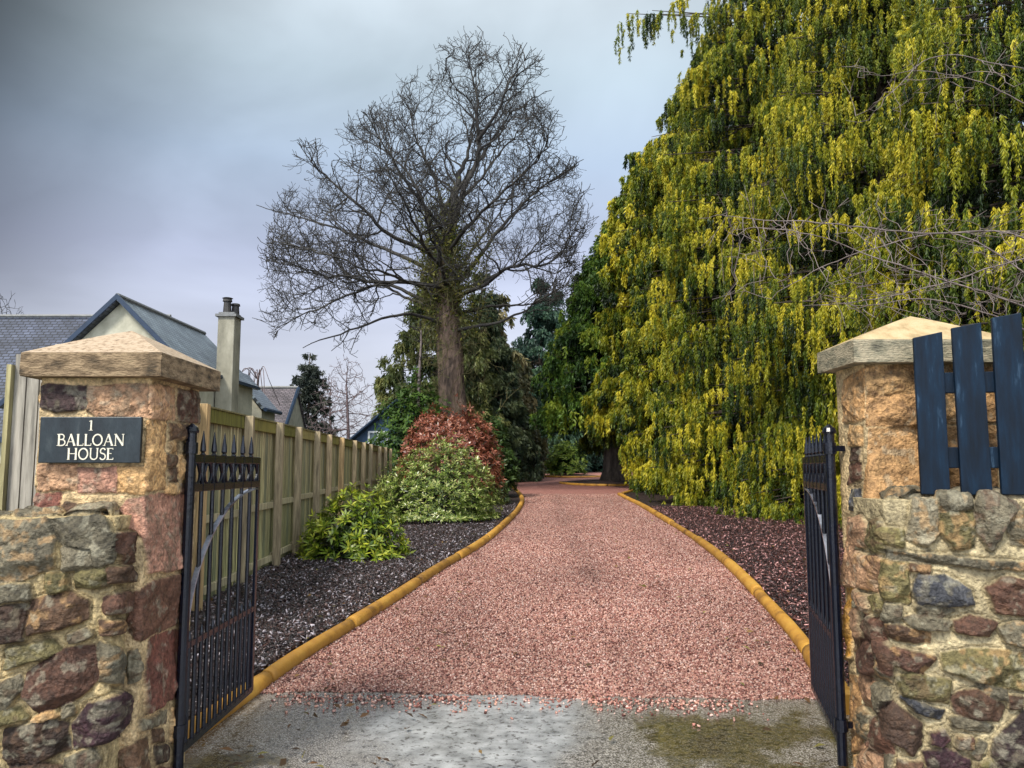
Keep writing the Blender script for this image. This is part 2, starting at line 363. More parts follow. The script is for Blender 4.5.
RX = lambda y: np.interp(y, np.r_[RLs[:, 1], [p[1] for p in RB], 70], np.r_[RLs[:, 0], [p[0] for p in RB], 17])
ys = np.concatenate([np.linspace(5.5, 40, 140), np.linspace(40.5, 68, 50)])
V, F = grid_strip(ys, LX(ys), RX(ys), 24, .0)
edge = V[:, 1] < 5.51; V[edge, 1] += .10 * (fbm(V[edge, 0] * 2.5, V[edge, 0] * 0, 5) - .5)
setattrs(obj('drive', V, F, M['gravel']), kind='structure')
# mulch beds
FX = lambda y: -2.95 - .05 * y
ys = np.linspace(4.4, 47, 120)
V, F = grid_strip(ys, FX(ys) - 1.2, np.minimum(LX(ys), 3) - .03, 22, .03, .10, 3); setattrs(obj('flower_bed', V, F, M['mulch']), kind='structure')
ys = np.linspace(4.4, 40.5, 100)
V, F = grid_strip(ys, RX(ys) + .03, np.full(len(ys), 19.0), 40, .03, .10, 4); setattrs(obj('tree_bed', V, F, M['mulch']), kind='structure')
def island(cx, cy, rx, ry, n=40):
    a = np.linspace(0, 2 * math.pi, n, endpoint=False); k = 6; V = [(cx, cy, float(T(cx, cy)) + .16)]
    for r in range(1, k + 1):
        for t in a:
            x, y = cx + rx * r / k * math.cos(t), cy + ry * r / k * math.sin(t)
            V.append((x, y, float(T(x, y)) + .03 + .13 * (1 - (r / k) ** 2)))
    F = [[0, 1 + j, 1 + (j + 1) % n] for j in range(n)]
    F += [[1 + (r - 1) * n + j, 1 + r * n + j, 1 + r * n + (j + 1) % n, 1 + (r - 1) * n + (j + 1) % n] for r in range(1, k) for j in range(n)]
    setattrs(obj('island_bed', V, F, M['mulch']), kind='structure')
    return [np.array([cx + rx * math.cos(t), cy + ry * math.sin(t)]) for t in a]
ISL1 = island(5.0, 43.5, 2.4, 3.6); ISL2 = island(4.0, 56, 2.3, 3.2)
# concrete apron with painted-in masks for aggregate, moss and puddles
nx, ny = 150, 260
X, Y = np.meshgrid(np.linspace(-2.6, 2.9, nx), np.linspace(-3, 5.62, ny)); e = Y.copy()
lastrow = 5.60 + .16 * fbm(X[0] * 2.2, X[0] * 0 + 3, 8, 3) - .055 * X[0]
Y = -3 + (Y + 3) * ((lastrow + 3) / 8.62)[None]
Z = .004 + .012 * (fbm(X * 1.1, Y * 1.1, 3) - .5)
V = np.stack([X, Y, Z], -1).reshape(-1, 3)
i = np.arange(ny - 1)[:, None]; j = np.arange(nx - 1)[None]
F = np.stack([i * nx + j, i * nx + j + 1, (i + 1) * nx + j + 1, (i + 1) * nx + j], -1).reshape(-1, 4)
sm = lambda x, a, b: np.clip((x - a) / (b - a), 0, 1) ** 2 * (3 - 2 * np.clip((x - a) / (b - a), 0, 1))
n1 = fbm(X * 1.4, Y * 1.4, 21) - .5; n2 = fbm(X * 3.5, Y * 3.5, 33) - .5
agg = np.clip(sm(-X + n1 * 1.6, .45, .9) + sm(X + n1 * 1.2, .35, .65), 0, 1)
blob = lambda cx, cy, rx, ry: np.exp(-(((X - cx) / rx) ** 2 + ((Y - cy) / ry) ** 2))
moss = sm(blob(1.05, 4.85, .3, .35) + .6 * blob(1.55, 4.9, .6, .5) + .9 * blob(-1.65, 4.3, .35, .35) + .5 * blob(1.2, 4.2, .6, .25) + n1 * .8 + n2 * 1.0 + .7 * (fbm(X * 13, Y * 9, 41) - .5), .34, .58)
pud = sm(blob(-.1, 4.22, .55, .12) + .75 * blob(1.0, 4.75, .3, .3) + .9 * blob(1.02, 4.82, .34, .22) + .55 * blob(-.5, 4.7, .5, .4) + n1 * .8 + n2 * .5, .45, .62)
C = np.stack([agg, moss * .75, pud], -1).reshape(-1, 3)
setattrs(obj('concrete_apron', V, F, M['concrete'], col=C, smooth=True), kind='structure')
# loose chips
CUBE = np.array([(-1, -1, -1), (1, -1, -1), (1, 1, -1), (-1, 1, -1), (-1, -1, 1), (1, -1, 1), (1, 1, 1), (-1, 1, 1)], float) * .5
CF = np.array([(0, 3, 2, 1), (4, 5, 6, 7), (0, 1, 5, 4), (1, 2, 6, 5), (2, 3, 7, 6), (3, 0, 4, 7)])
def chips(name, P, S, C, m, flat=1.0, tilt=1.0):
    n = len(P); V = CUBE[None] * S[:, None, :] * (1 + rng.uniform(-.42, .42, (n, 8, 3)))
    ax = norm(rng.normal(size=(n, 3)) * np.array([tilt, tilt, 1.0])); an = rng.uniform(0, 6.28, n)
    K = np.zeros((n, 3, 3)); K[:, 0, 1] = -ax[:, 2]; K[:, 0, 2] = ax[:, 1]; K[:, 1, 0] = ax[:, 2]; K[:, 1, 2] = -ax[:, 0]; K[:, 2, 0] = -ax[:, 1]; K[:, 2, 1] = ax[:, 0]
    Rm = np.eye(3)[None] + np.sin(an)[:, None, None] * K + (1 - np.cos(an))[:, None, None] * (K @ K)
    V = np.einsum('nij,nkj->nki', Rm, V) + P[:, None, :]
    F = (np.arange(n) * 8)[:, None, None] + CF[None]
    return setattrs(obj(name, V.reshape(-1, 3), F.reshape(-1, 4), m, col=np.repeat(C, 8, 0)), kind='stuff')
def pick(pal, n, j=.25):
    pal = np.array(pal); c = pal[rng.integers(0, len(pal), n)]; return c * rng.uniform(1 - j, 1 + j, (n, 1))
n = 380000
y = 5.42 + 27 * rng.random(n) ** 2.1; t = rng.random(n); x = LX(y) * (1 - t) + RX(y) * t
edge = 5.60 + .16 * fbm(x * 2.2, x * 0 + 3, 8, 3) - .055 * x + rng.normal(0, .012, n)
keep = y > edge - .02; x, y = x[keep], y[keep]; n = len(x)
s = rng.uniform(.007, .019, n) * (.8 + .02 * y)
P = np.stack([x, y, T(x, y) + rng.uniform(0, .012, n)], 1)
S = np.stack([s, s * rng.uniform(.6, 1, n), s * rng.uniform(.45, .8, n)], 1)
GP = [(.08, .02, .014), (.36, .15, .115), (.44, .205, .16), (.25, .085, .062), (.53, .285, .23), (.16, .052, .038), (.68, .46, .39), (.48, .24, .17), (.56, .32, .24)]
tone = .57 + .42 * fbm(x * .9, y * .35, 17, 4) - .22 * np.exp(-((x - .75 - .03 * y) / .22) ** 2) * fbm(x * 3, y * .8, 5) - .16 * np.exp(-((x + .75 - .02 * y) / .22) ** 2) * fbm(x * 3, y * .8, 6)
chips('gravel_chippings', P, S, pick(GP, n) * tone[:, None], M['chip'])
# strays on the concrete
n = 900; x = np.r_[rng.uniform(-1.6, 1.6, 500), rng.uniform(.5, 1.5, 250), rng.uniform(-1.5, -.3, 150)]; y = 5.6 - .055 * x - np.abs(rng.normal(0, .16, n)); P = np.stack([x, y, np.full(n, .012)], 1)
s = rng.uniform(.007, .018, n); chips('stray_chippings', P, np.stack([s, s * .8, s * .6], 1), pick(GP, n), M['chip'])
def mulch(name, n, fx0, fx1, y0, y1, pw, tint=(1, 1, 1)):
    y = y0 + (y1 - y0) * rng.random(n) ** pw; t = rng.random(n); x = fx0(y) * (1 - t) + fx1(y) * t
    P = np.stack([x, y, T(x, y) + .06 + .05 * (fbm(x * 1.3, y * 1.3, 3) - .5) + rng.uniform(-.015, .03, n)], 1)
    l = rng.uniform(.016, .05, n); S = np.stack([l, l * rng.uniform(.25, .5, n), l * .16], 1)
    chips(name, P, S, pick([(.016, .009, .009), (.03, .014, .013), (.009, .005, .005), (.013, .007, .007), (.04, .016, .012), (.075, .04, .035), (.30, .26, .28), (.02, .010, .010)], n, .4) * np.array(tint), M['bark_chip'], tilt=.55)  # the pale grey entry paints wet glints among the dark chips
mulch('bark_mulch', 110000, lambda y: FX(y) - .1, lambda y: LX(y) - .08, 4.8, 26, 1.5)
mulch('bark_mulch', 95000, lambda y: RX(y) + .08, lambda y: RX(y) + 5.5, 4.8, 24, 1.4, (1.7, 1.0, .85))

n = 700; x = np.r_[rng.uniform(-3.4, -.5, 300), rng.uniform(-1.5, 2.5, 110), rng.uniform(1.5, 6, 290)]; y = 4.2 + 16 * rng.random(n) ** 1.6
dv = rng.normal(size=(n, 3)); dv[:, 2] *= .25; nv = rng.normal(size=(n, 3)) * .35; nv[:, 2] += 1
V, F, C = leaves(np.stack([x, y, T(x, y) + np.where((x > LX(y)) & (x < RX(y)), .03, .085)], 1), dv, rng.uniform(.035, .085, n), rng.uniform(.02, .045, n), pick([(.16, .075, .025), (.10, .05, .02), (.25, .15, .05), (.07, .04, .02), (.22, .19, .05)], n), .2, nv)
setattrs(obj('fallen_leaves', V, F, M['leaf'], col=C), kind='stuff')
# ------------------------------------------------------------------ masonry
def poly_sd(px, py, poly):
    """signed distance, positive inside"""
    P = np.asarray(poly, float); n = len(P); d = np.full(px.shape, 1e9); ins = np.zeros(px.shape, bool)
    for a in range(n):
        x0, y0 = P[a]; x1, y1 = P[(a + 1) % n]; dx, dy = x1 - x0, y1 - y0
        t = np.clip(((px - x0) * dx + (py - y0) * dy) / (dx * dx + dy * dy + 1e-12), 0, 1)
        d = np.minimum(d, (px - x0 - t * dx) ** 2 + (py - y0 - t * dy) ** 2)
        c = ((y0 > py) != (y1 > py)); ins ^= c & (px < dx * (py - y0) / (dy if abs(dy) > 1e-12 else 1e-12) + x0)
    return np.where(ins, 1, -1) * np.sqrt(d)
def pix_uv(px, py, path, z0, segs):
    d = ray(px, py); best = None; acc = 0
    for k in range(len(path) - 1):
        a = np.array(path[k]); b = np.array(path[k + 1]); L = np.linalg.norm(b - a)
        if k in segs:
            e = (b - a) / L; nrm = np.array([e[1], -e[0]]); den = d[:2] @ nrm
            if den < -1e-6:
                s = (a @ nrm) / den; h = d * s; t = (h[:2] - a) @ e
                over = max(0, -t, t - L)
                if best is None or over < best[0] - 1e-6: best = (over, acc + t, CAMZ + h[2] - z0)
        acc += L
    return best[1:]
STN = {'pur': (52, 38, 36), 'brn': (84, 62, 45), 'dkb': (60, 44, 34), 'tan': (168, 132, 88), 'tpk': (160, 124, 94), 'red': (108, 66, 54), 'pink': (156, 114, 94),
       'gry': (100, 92, 74), 'lgr': (128, 118, 96), 'olv': (108, 98, 62), 'orn': (162, 124, 82), 'yel': (190, 140, 62), 'blu': (66, 66, 70), 'rbr': (90, 62, 48), 'ppl': (58, 36, 40)}
def rubble(u0, u1, v0, v1, seed, hmin=.09, hmax=.2, keys=('brn', 'gry', 'tan', 'rbr', 'olv', 'dkb', 'tpk')):
    r = random.Random(seed); out = []; v = v0
    while v < v1 - .04:
        h = min(r.uniform(hmin, hmax), v1 - v); u = u0 - r.uniform(0, .15)
        while u < u1:
            wd = r.uniform(h * .9, h * 2.6); a, b = max(u, u0) + .012, min(u + wd, u1) - .012
            if b - a > .05:
                j = lambda: r.uniform(-.02, .02); c = min(h, b - a) * .22
                out.append(([(a + c, v + .012 + j()), (b - c, v + .012 + j()), (b + j() * .3, v + c), (b, v + h - c), (b - c, v + h - .012 + j()), ((a + b) / 2, v + h - .012 + j()), (a + c, v + h - .012), (a, v + h - c), (a, v + c)], r.choice(keys)))
            u += wd
        v += h
    return out
def masonry(name, path, profile, stones, m, parent, res=.005, depth=.026, rough=.02, seed=1, mortar=(.40, .30, .18), closed=False, tone=1.0):
    """a stone face wrapped along a plan path (x,y) and up a profile (inset, z)"""
    path = np.array(path, float); prof = np.array(profile, float)
    sl = np.linalg.norm(np.diff(path, axis=0), axis=1); U = np.r_[0, np.cumsum(sl)]
    pl = np.linalg.norm(np.diff(prof, axis=0), axis=1); Vv = np.r_[0, np.cumsum(pl)]
    nu = int(U[-1] / res) + 1; nv = int(Vv[-1] / res) + 1
    u = np.linspace(0, U[-1], nu); v = np.linspace(0, Vv[-1], nv)
    # smoothed normals round the corners
    sx = np.diff(path, axis=0) / sl[:, None]; sn = np.stack([sx[:, 1], -sx[:, 0]], 1)
    nor = np.zeros((nu, 2)); k = np.clip(np.searchsorted(U, u, 'right') - 1, 0, len(sl) - 1); nor = sn[k]
    rad = .02; sp = np.linspace(-rad, rad, 7); acc = np.zeros((nu, 2)); pos = np.zeros((nu, 2))
    for d in sp:
        uu = u + d
        if closed: uu = uu % U[-1]
        else: uu = np.clip(uu, 0, U[-1])
        kk = np.clip(np.searchsorted(U, uu, 'right') - 1, 0, len(sl) - 1); acc += sn[kk]
        pos += np.stack([np.interp(uu, U, path[:, 0]), np.interp(uu, U, path[:, 1])], 1)
    nor = acc / (np.linalg.norm(acc, axis=1)[:, None] + 1e-9); pos /= len(sp)
    pins = np.interp(v, Vv, prof[:, 0]); pz = np.interp(v, Vv, prof[:, 1])
    pd = np.diff(prof, axis=0) / pl[:, None]; pk = np.clip(np.searchsorted(Vv, v, 'right') - 1, 0, len(pl) - 1)
    pn = np.stack([-pd[:, 1] * -1, -pd[:, 0] * -1], 1)      # (outward, up) normal of each profile piece
    pn = np.stack([pd[:, 1], pd[:, 0]], 1)[pk]
    ker = np.ones(7) / 7
    if len(pl) > 1:
        pn = np.stack([np.convolve(np.pad(pn[:, i], 3, 'edge'), ker, 'valid') for i in (0, 1)], 1)
    UU, VV = np.meshgrid(u, v, indexing='ij')
    wu = UU + .022 * (fbm(UU * 9, VV * 9, seed) - .5) + .012 * (fbm(UU * 40, VV * 40, seed + 4) - .5)
    wv = VV + .022 * (fbm(UU * 9, VV * 9, seed + 9) - .5) + .012 * (fbm(UU * 40, VV * 40, seed + 14) - .5)
    mo = fbm(UU * 14, VV * 14, seed + 30)
    H = .010 * (fbm(UU * 25, VV * 25, seed + 2) - .5) + .008 * (mo - .5)
    Cc = np.array(mortar)[None, None] * (.40 + 1.2 * mo)[..., None] * (np.array([1, .97, .9]) if seed % 2 else 1)
    taken = np.full(UU.shape, -1.0); near = np.full(UU.shape, -1.0)
    rr = random.Random(seed)
    for s, (poly, key) in enumerate(stones):
        P = np.array(poly); lo = P.min(0) - .05; hi = P.max(0) + .05
        iu = np.searchsorted(u, [lo[0], hi[0]]); iv = np.searchsorted(v, [lo[1], hi[1]])
        if iu[1] - iu[0] < 2 or iv[1] - iv[0] < 2: continue
        S = np.s_[iu[0]:iu[1], iv[0]:iv[1]]
        sd = poly_sd(wu[S], wv[S], P) + .012; size = min(hi - lo) - .1; r_ = min(.016, max(.007, size * .16))
        cx, cy_ = P.mean(0); du, dv = UU[S] - cx, VV[S] - cy_
        tl = (rr.uniform(-.1, .1), rr.uniform(-.12, .1)); an = rr.uniform(-.5, .5); ca, sa = math.cos(an), math.sin(an)
        f = rr.uniform(12, 20); fa = fbm((du * ca + dv * sa) * f + s * 7, (dv * ca - du * sa) * f * rr.uniform(1.2, 2.2) + s * 3, seed + s, 5)
        facet = np.abs(fbm(du * 8 + s, dv * 8 + s * 2, seed + 50 + s, 2) - .5) * 2
        dd = depth * rr.uniform(.75, 1.35)
        prof_ = np.sqrt(np.clip(1 - (1 - np.clip(sd / r_, 0, 1)) ** 2, 0, 1))
        chip = np.full(sd.shape, 9.0)
        for _ in range(9):
            aa = rr.uniform(0, 6.283); chip = np.minimum(chip, dd * rr.uniform(.95, 1.5) - rr.uniform(.25, 1.1) * np.maximum(0, du * math.cos(aa) + dv * math.sin(aa) + .012 * (fa - .5) - rr.uniform(.15, .42) * (hi - lo - .1)[0 if abs(math.cos(aa)) > .7 else 1]))
        dd = np.maximum(chip, dd * .25)
        h = prof_ * (dd + du * tl[0] + dv * tl[1] + rough * 1.5 * (fa - .5) - rough * .7 * facet) - .006 * (sd < .004)
        near[S] = np.maximum(near[S], sd)
        msk = (sd > 0) & (sd > taken[S])
        H[S] = np.where(msk, np.maximum(h, -.008), H[S]); taken[S] = np.where(msk, sd, taken[S])
        base = np.array(lin(*STN[key])) * rr.uniform(.66, 1.05) * tone
        crev = sm(fbm(du * 26 + s, dv * 40 + s, seed + 61 + s, 3), .34, .46)[..., None]; v1 = fbm(du * 11 + s * 5, dv * 11, seed + 77 + s, 4); v2 = fbm(du * 30 + s, dv * 30, seed + 5 + s, 3)
        cc = base[None, None] * (.35 + 1.3 * v1)[..., None]
        other = np.array(lin(*STN[rr.choice(['tan', 'gry', 'rbr', 'brn'])]))
        k2 = sm(v2, .5, .68)[..., None] * .5; cc = cc * (1 - k2) + other * k2
        lich = sm(fbm(UU[S] * 22, VV[S] * 22, seed + 91, 4), .60, .70)[..., None] * .35
        cc = cc * (1 - lich) + np.array([.34, .31, .22]) * lich
        a = np.clip(sd / .006, 0, 1)[..., None] * msk[..., None]
        Cc[S] = Cc[S] * (1 - a) + cc * a
    H = H - min(.016, depth * .5) * np.exp(-np.clip(-near, 0, 1) / .007) * (near < 0)
    off = pn[:, 0][None] * H - pins[None]
    X = pos[:, 0][:, None] + nor[:, 0][:, None] * off; Y = pos[:, 1][:, None] + nor[:, 1][:, None] * off
    Z = pz[None] + pn[:, 1][None] * H + 0 * X
    V = np.stack([X, Y, Z], -1).reshape(-1, 3)
    i = np.arange(nu - 1)[:, None]; j = np.arange(nv - 1)[None]
    F = np.stack([i * nv + j, (i + 1) * nv + j, (i + 1) * nv + j + 1, i * nv + j + 1], -1).reshape(-1, 4)
    return obj(name, V, F, m, parent, col=Cc.reshape(-1, 3), smooth=True)
def zt(s, ox, oy, L): return [([(x * s + ox, y * s + oy) for x, y in p], k) for p, k in L]
def q(x0, y0, x1, y1): return [(x0, y0), (x1, y0), (x1, y1), (x0, y1)]
PIL_L = zt(.3125, 0, 280, [
    ([(160, 340), (270, 338), (275, 405), (180, 420), (128, 400), (130, 345)], 'pur'), ([(285, 345), (470, 333), (475, 435), (330, 438), (280, 420)], 'tpk'),
    ([(482, 340), (562, 348), (565, 446), (480, 440)], 'tpk'), ([(572, 352), (640, 362), (640, 456), (572, 450)], 'rbr'),
    ([(472, 455), (533, 457), (530, 668), (468, 670)], 'tan'), (q(545, 465, 604, 508), 'brn'), (q(540, 522, 570, 549), 'tan'), (q(536, 560, 565, 590), 'brn'),
    ([(576, 560), (605, 560), (605, 610), (580, 650), (570, 610)], 'tan'), (q(541, 602, 567, 640), 'brn'), (q(530, 655, 570, 682), 'tan'), (q(578, 655, 608, 690), 'brn'),
    (q(122, 594, 240, 668), 'tpk'), ([(250, 605), (370, 602), (375, 675), (252, 675)], 'pink'), ([(379, 602), (463, 605), (461, 680), (379, 674)], 'tan'),
    ([(115, 685), (190, 683), (180, 755), (112, 760)], 'red'), ([(195, 725), (210, 712), (310, 730), (300, 752), (195, 752)], 'brn'),
]) + [([(118, 512), (128, 500), (147, 496), (187, 494), (186, 566), (165, 570), (148, 572), (146, 545), (136, 530), (118, 526)], 'pink')]
W_L = zt(.349, 0, 500, [
    ([(-60, 70), (0, 62), (130, 57), (160, 110), (150, 195), (60, 228), (-60, 235)], 'lgr'), ([(138, 57), (250, 42), (310, 58), (330, 110), (320, 180), (280, 188), (272, 140), (180, 125), (165, 105)], 'gry'),
    ([(178, 133), (265, 145), (270, 187), (182, 198)], 'lgr'), ([(335, 95), (400, 90), (410, 130), (405, 180), (345, 180), (330, 140)], 'rbr'),
    ([(135, 215), (185, 210), (190, 255), (140, 265)], 'olv'), ([(220, 205), (305, 195), (310, 240), (220, 250)], 'olv'), ([(314, 195), (350, 187), (355, 230), (318, 235)], 'brn'),
    ([(-60, 245), (85, 245), (90, 280), (-60, 298)], 'gry'), ([(90, 290), (200, 265), (255, 290), (255, 340), (190, 360), (90, 382), (75, 330)], 'brn'), ([(-60, 310), (70, 300), (75, 400), (-60, 410)], 'dkb'),
    ([(300, 280), (350, 262), (368, 290), (350, 318), (300, 322)], 'rbr'), ([(290, 348), (345, 345), (350, 375), (295, 385)], 'brn'),
    ([(200, 385), (255, 368), (268, 390), (210, 405)], 'gry'), ([(20, 430), (150, 405), (180, 430), (140, 450), (20, 480)], 'olv'),
    ([(80, 500), (190, 425), (270, 420), (290, 500), (230, 560), (120, 610), (75, 560)], 'rbr'), ([(290, 412), (330, 430), (352, 490), (330, 530), (292, 515), (298, 480), (280, 430)], 'gry'),
    ([(215, 640), (260, 580), (330, 553), (380, 610), (370, 660), (300, 690), (215, 710)], 'ppl'), ([(20, 660), (120, 630), (195, 640), (200, 710), (120, 740), (30, 768), (10, 740)], 'dkb'),
    ([(190, 740), (270, 710), (285, 740), (270, 790), (190, 790)], 'gry'), ([(-60, 540), (0, 520), (60, 500), (70, 540), (20, 590), (-60, 600)], 'gry'), ([(-60, 610), (60, 592), (80, 620), (-60, 660)], 'olv'),
    ([(180, 590), (210, 580), (215, 610), (185, 620)], 'gry'), ([(100, 625), (150, 600), (170, 615), (120, 628)], 'tan'), ([(30, 775), (120, 748), (180, 760), (180, 860), (30, 860)], 'brn'), ([(200, 800), (300, 790), (330, 860), (200, 870)], 'rbr')])
P_Llow = zt(.349, 0, 500, [
    ([(380, 270), (430, 235), (505, 215), (508, 350), (470, 370), (385, 400), (365, 370), (375, 320)], 'rbr'), ([(365, 440), (395, 430), (400, 510), (370, 525)], 'gry'),
    ([(430, 400), (480, 378), (530, 375), (528, 560), (460, 580), (418, 605), (415, 500)], 'red'), ([(400, 635), (480, 608), (480, 635), (400, 655)], 'gry'),
    ([(395, 690), (425, 680), (428, 790), (350, 790), (345, 720)], 'brn'), (q(436, 660, 466, 690), 'brn'), ([(445, 710), (475, 700), (480, 740), (445, 755)], 'dkb'), ([(490, 600), (525, 590), (520, 690), (490, 690)], 'tan'),
    ([(515, 220), (537, 215), (537, 340), (520, 350)], 'yel'), (q(455, 770, 520, 840), 'red'), (q(360, 800, 440, 870), 'gry')])
R_P = zt(.3124, 780, 290, [
    ([(203, 290), (265, 255), (268, 410), (210, 425)], 'orn'), ([(275, 248), (445, 240), (445, 335), (280, 330)], 'tan'), ([(278, 340), (450, 342), (452, 432), (273, 432)], 'orn'),
    ([(290, 447), (450, 440), (455, 700), (290, 715), (270, 690), (276, 520)], 'orn'), (q(222, 508, 256, 545), 'dkb'), ([(225, 560), (255, 555), (262, 600), (220, 620)], 'rbr'), (q(228, 642, 256, 705), 'blu'),
    (q(300, 724, 420, 768), 'yel'), (q(222, 440, 262, 495), 'tan'), (q(470, 245, 640, 420), 'tan'), (q(470, 440, 700, 700), 'orn'), (q(660, 245, 800, 420), 'orn')]) + zt(.349, 780, 500, [
    ([(188, 55), (262, 60), (264, 262), (186, 240)], 'tpk'), ([(188, 255), (208, 258), (205, 450), (190, 455)], 'yel'), ([(195, 505), (262, 520), (266, 700), (215, 720), (200, 600)], 'orn'),
    ([(216, 270), (262, 275), (266, 340), (225, 345)], 'gry'), (q(214, 355, 262, 430), 'brn'), (q(216, 440, 262, 495), 'gry'), (q(215, 735, 268, 830), 'tan')])
W_R = zt(.349, 780, 500, [
    ([(280, 80), (352, 85), (348, 128), (280, 122)], 'olv'), ([(372, 60), (385, -20), (445, -25), (447, 100), (420, 130), (365, 110)], 'lgr'), ([(458, 40), (548, 28), (553, 130), (500, 140), (455, 90)], 'olv'), ([(455, -25), (550, -25), (548, 22), (460, 34)], 'gry'),
    ([(560, 10), (575, -20), (660, -20), (685, 20), (640, 80), (605, 140), (565, 90)], 'lgr'), ([(655, 60), (710, 20), (760, 40), (760, 135), (665, 122)], 'gry'),
    ([(292, 147), (690, 182), (760, 192), (760, 206), (300, 166)], 'gry'), ([(290, 177), (365, 182), (365, 295), (292, 280)], 'olv'), (q(372, 186, 425, 203), 'brn'),
    ([(380, 260), (400, 215), (470, 215), (540, 260), (550, 295), (470, 300), (390, 290)], 'blu'), ([(590, 250), (640, 225), (760, 240), (760, 335), (620, 320)], 'rbr'), ([(500, 350), (540, 328), (620, 355), (600, 390), (505, 370)], 'rbr'),
    ([(630, 370), (670, 350), (745, 355), (745, 430), (650, 410)], 'gry'), ([(355, 335), (400, 327), (490, 350), (480, 370), (390, 365)], 'gry'), ([(290, 355), (340, 355), (430, 385), (430, 405), (350, 400), (290, 375)], 'brn'), ([(390, 303), (440, 300), (495, 315), (460, 332), (400, 322)], 'gry'),
    ([(272, 410), (290, 397), (325, 430), (320, 500), (292, 505), (272, 470)], 'rbr'), ([(330, 420), (445, 450), (400, 495), (335, 470)], 'rbr'), ([(465, 440), (560, 425), (760, 455), (760, 555), (560, 515), (470, 485)], 'olv'),
    ([(335, 510), (380, 490), (485, 520), (480, 575), (350, 555)], 'olv'), ([(345, 562), (380, 570), (465, 602), (450, 620), (390, 602)], 'blu'), ([(495, 560), (560, 540), (640, 590), (625, 630), (500, 605)], 'brn'),
    ([(280, 590), (320, 575), (400, 640), (405, 700), (380, 725), (330, 690), (280, 665)], 'dkb'), ([(485, 620), (530, 615), (610, 650), (595, 662), (490, 640)], 'gry'), ([(430, 660), (460, 650), (480, 680), (460, 695), (432, 690)], 'ppl'), (q(505, 675, 545, 702), 'rbr'),
    ([(550, 720), (570, 685), (588, 700), (562, 735)], 'gry'), ([(415, 720), (470, 705), (540, 740), (540, 800), (430, 800)], 'ppl'), ([(610, 690), (699, 605), (770, 620), (770, 790), (630, 790), (605, 730)], 'pur'), (q(660, 562, 690, 592), 'brn'), (q(275, 730, 320, 800), 'gry'), (q(340, 745, 400, 830), 'brn'),
    ([(560, 520), (640, 538), (650, 570), (600, 560)], 'gry'), ([(290, 300), (345, 305), (340, 345), (292, 342)], 'gry'), ([(560, 750), (600, 740), (620, 800), (560, 800)], 'olv')])
def place(stones, path, z0, segs): return [([pix_uv(x, y, path, z0, segs) for x, y in p], k) for p, k in stones]
def closed(x0, x1, y0, y1): return [(x0, y1), (x0, y0), (x1, y0), (x1, y1), (x0, y1)]
def pyramid(mb, x0, x1, y0, y1, z0, z1, za, inset=.0):
    n = len(mb.v); cx, cy = (x0 + x1) / 2, (y0 + y1) / 2
    return None
def cap(parent, x0, x1, y0, y1, z0, z1, za, medge, mtop):
    # slab edge with worn lower arris
    k = 14; V = []; F = []
    ring = []
    def loop(z, ins, amp, seed):
        r = []
        for a, b in (((x0, y0), (x1, y0)), ((x1, y0), (x1, y1)), ((x1, y1), (x0, y1)), ((x0, y1), (x0, y0))):
            for t in np.linspace(0, 1, k, endpoint=False):
                x = a[0] + (b[0] - a[0]) * t; y = a[1] + (b[1] - a[1]) * t
                nz = float(fbm(np.array(x * 9 + z * 13), np.array(y * 9 + seed), seed, 3)) - .5
                cx, cy = (x0 + x1) / 2, (y0 + y1) / 2
                x += (cx - x) * ins + nz * amp; y += (cy - y) * ins + nz * amp
                r.append((x, y, z + nz * amp * .5))
        return r
    rows = [loop(z0, .004, .006, 3), loop(z0 + .012, .0, .008, 4), loop((z0 + z1) / 2, 0, .012, 5), loop(z1 - .005, .0, .005, 6), loop(z1, .008, .004, 7)]
    n = 4 * k; V = [p for r in rows for p in r]
    F = [[i * n + j, i * n + (j + 1) % n, (i + 1) * n + (j + 1) % n, (i + 1) * n + j] for i in range(len(rows) - 1) for j in range(n)]
    F.append(list(range(n))[::-1])
    c = obj('cap', V, F, medge, parent, smooth=False)
    rows = [loop(z1 + .001, .009, .003, 7)]
    for t in (.25, .5, .7, .85, .95): rows.append([(x, y, z + (za - z1) * (1 - (1 - t) ** 1.12) * .985) for x, y, z in loop(z1, .009 + .991 * t, .006, int(t * 90))])
    V = [p for r in rows for p in r]; m = len(V); V.append(((x0 + x1) / 2, (y0 + y1) / 2, za))
    F = [[i * n + j, i * n + (j + 1) % n, (i + 1) * n + (j + 1) % n, (i + 1) * n + j] for i in range(len(rows) - 1) for j in range(n)]
    F += [[m - n + j, m - n + (j + 1) % n, m] for j in range(n)]
    obj('cap_slope', V, F, mtop, parent, smooth=False)

# left pillar and wall
LP = empty('gate_pillar', (-2.0, 4.12, 0), 'square stone gate pillar carrying the slate house sign, pale pyramid cap', 'pillar', 'stone gate pillars')
pth = closed(-2.27, -1.73, 3.82, 4.43); per = [0, .61, 1.15, 1.76, 2.30]
st = rubble(0, .60, 0, 1.98, 3) + rubble(1.77, 2.3, 0, 1.98, 4) + place(PIL_L + P_Llow, pth, 0, (1, 2))
masonry('body', pth, [(0, -.05), (0, 1.985)], [([(u, v + .05) for u, v in p], k) for p, k in st], M['stone'], LP, seed=11, closed=True, depth=.018, rough=.014, mortar=(.50, .37, .21), tone=1.4)
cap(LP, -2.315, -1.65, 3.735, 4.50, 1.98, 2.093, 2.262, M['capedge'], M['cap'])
LW = empty('stone_wall', (-2.7, 3.7, 0), 'rubble stone boundary wall running left from the signed pillar', 'wall', 'rubble walls beside the gateway')
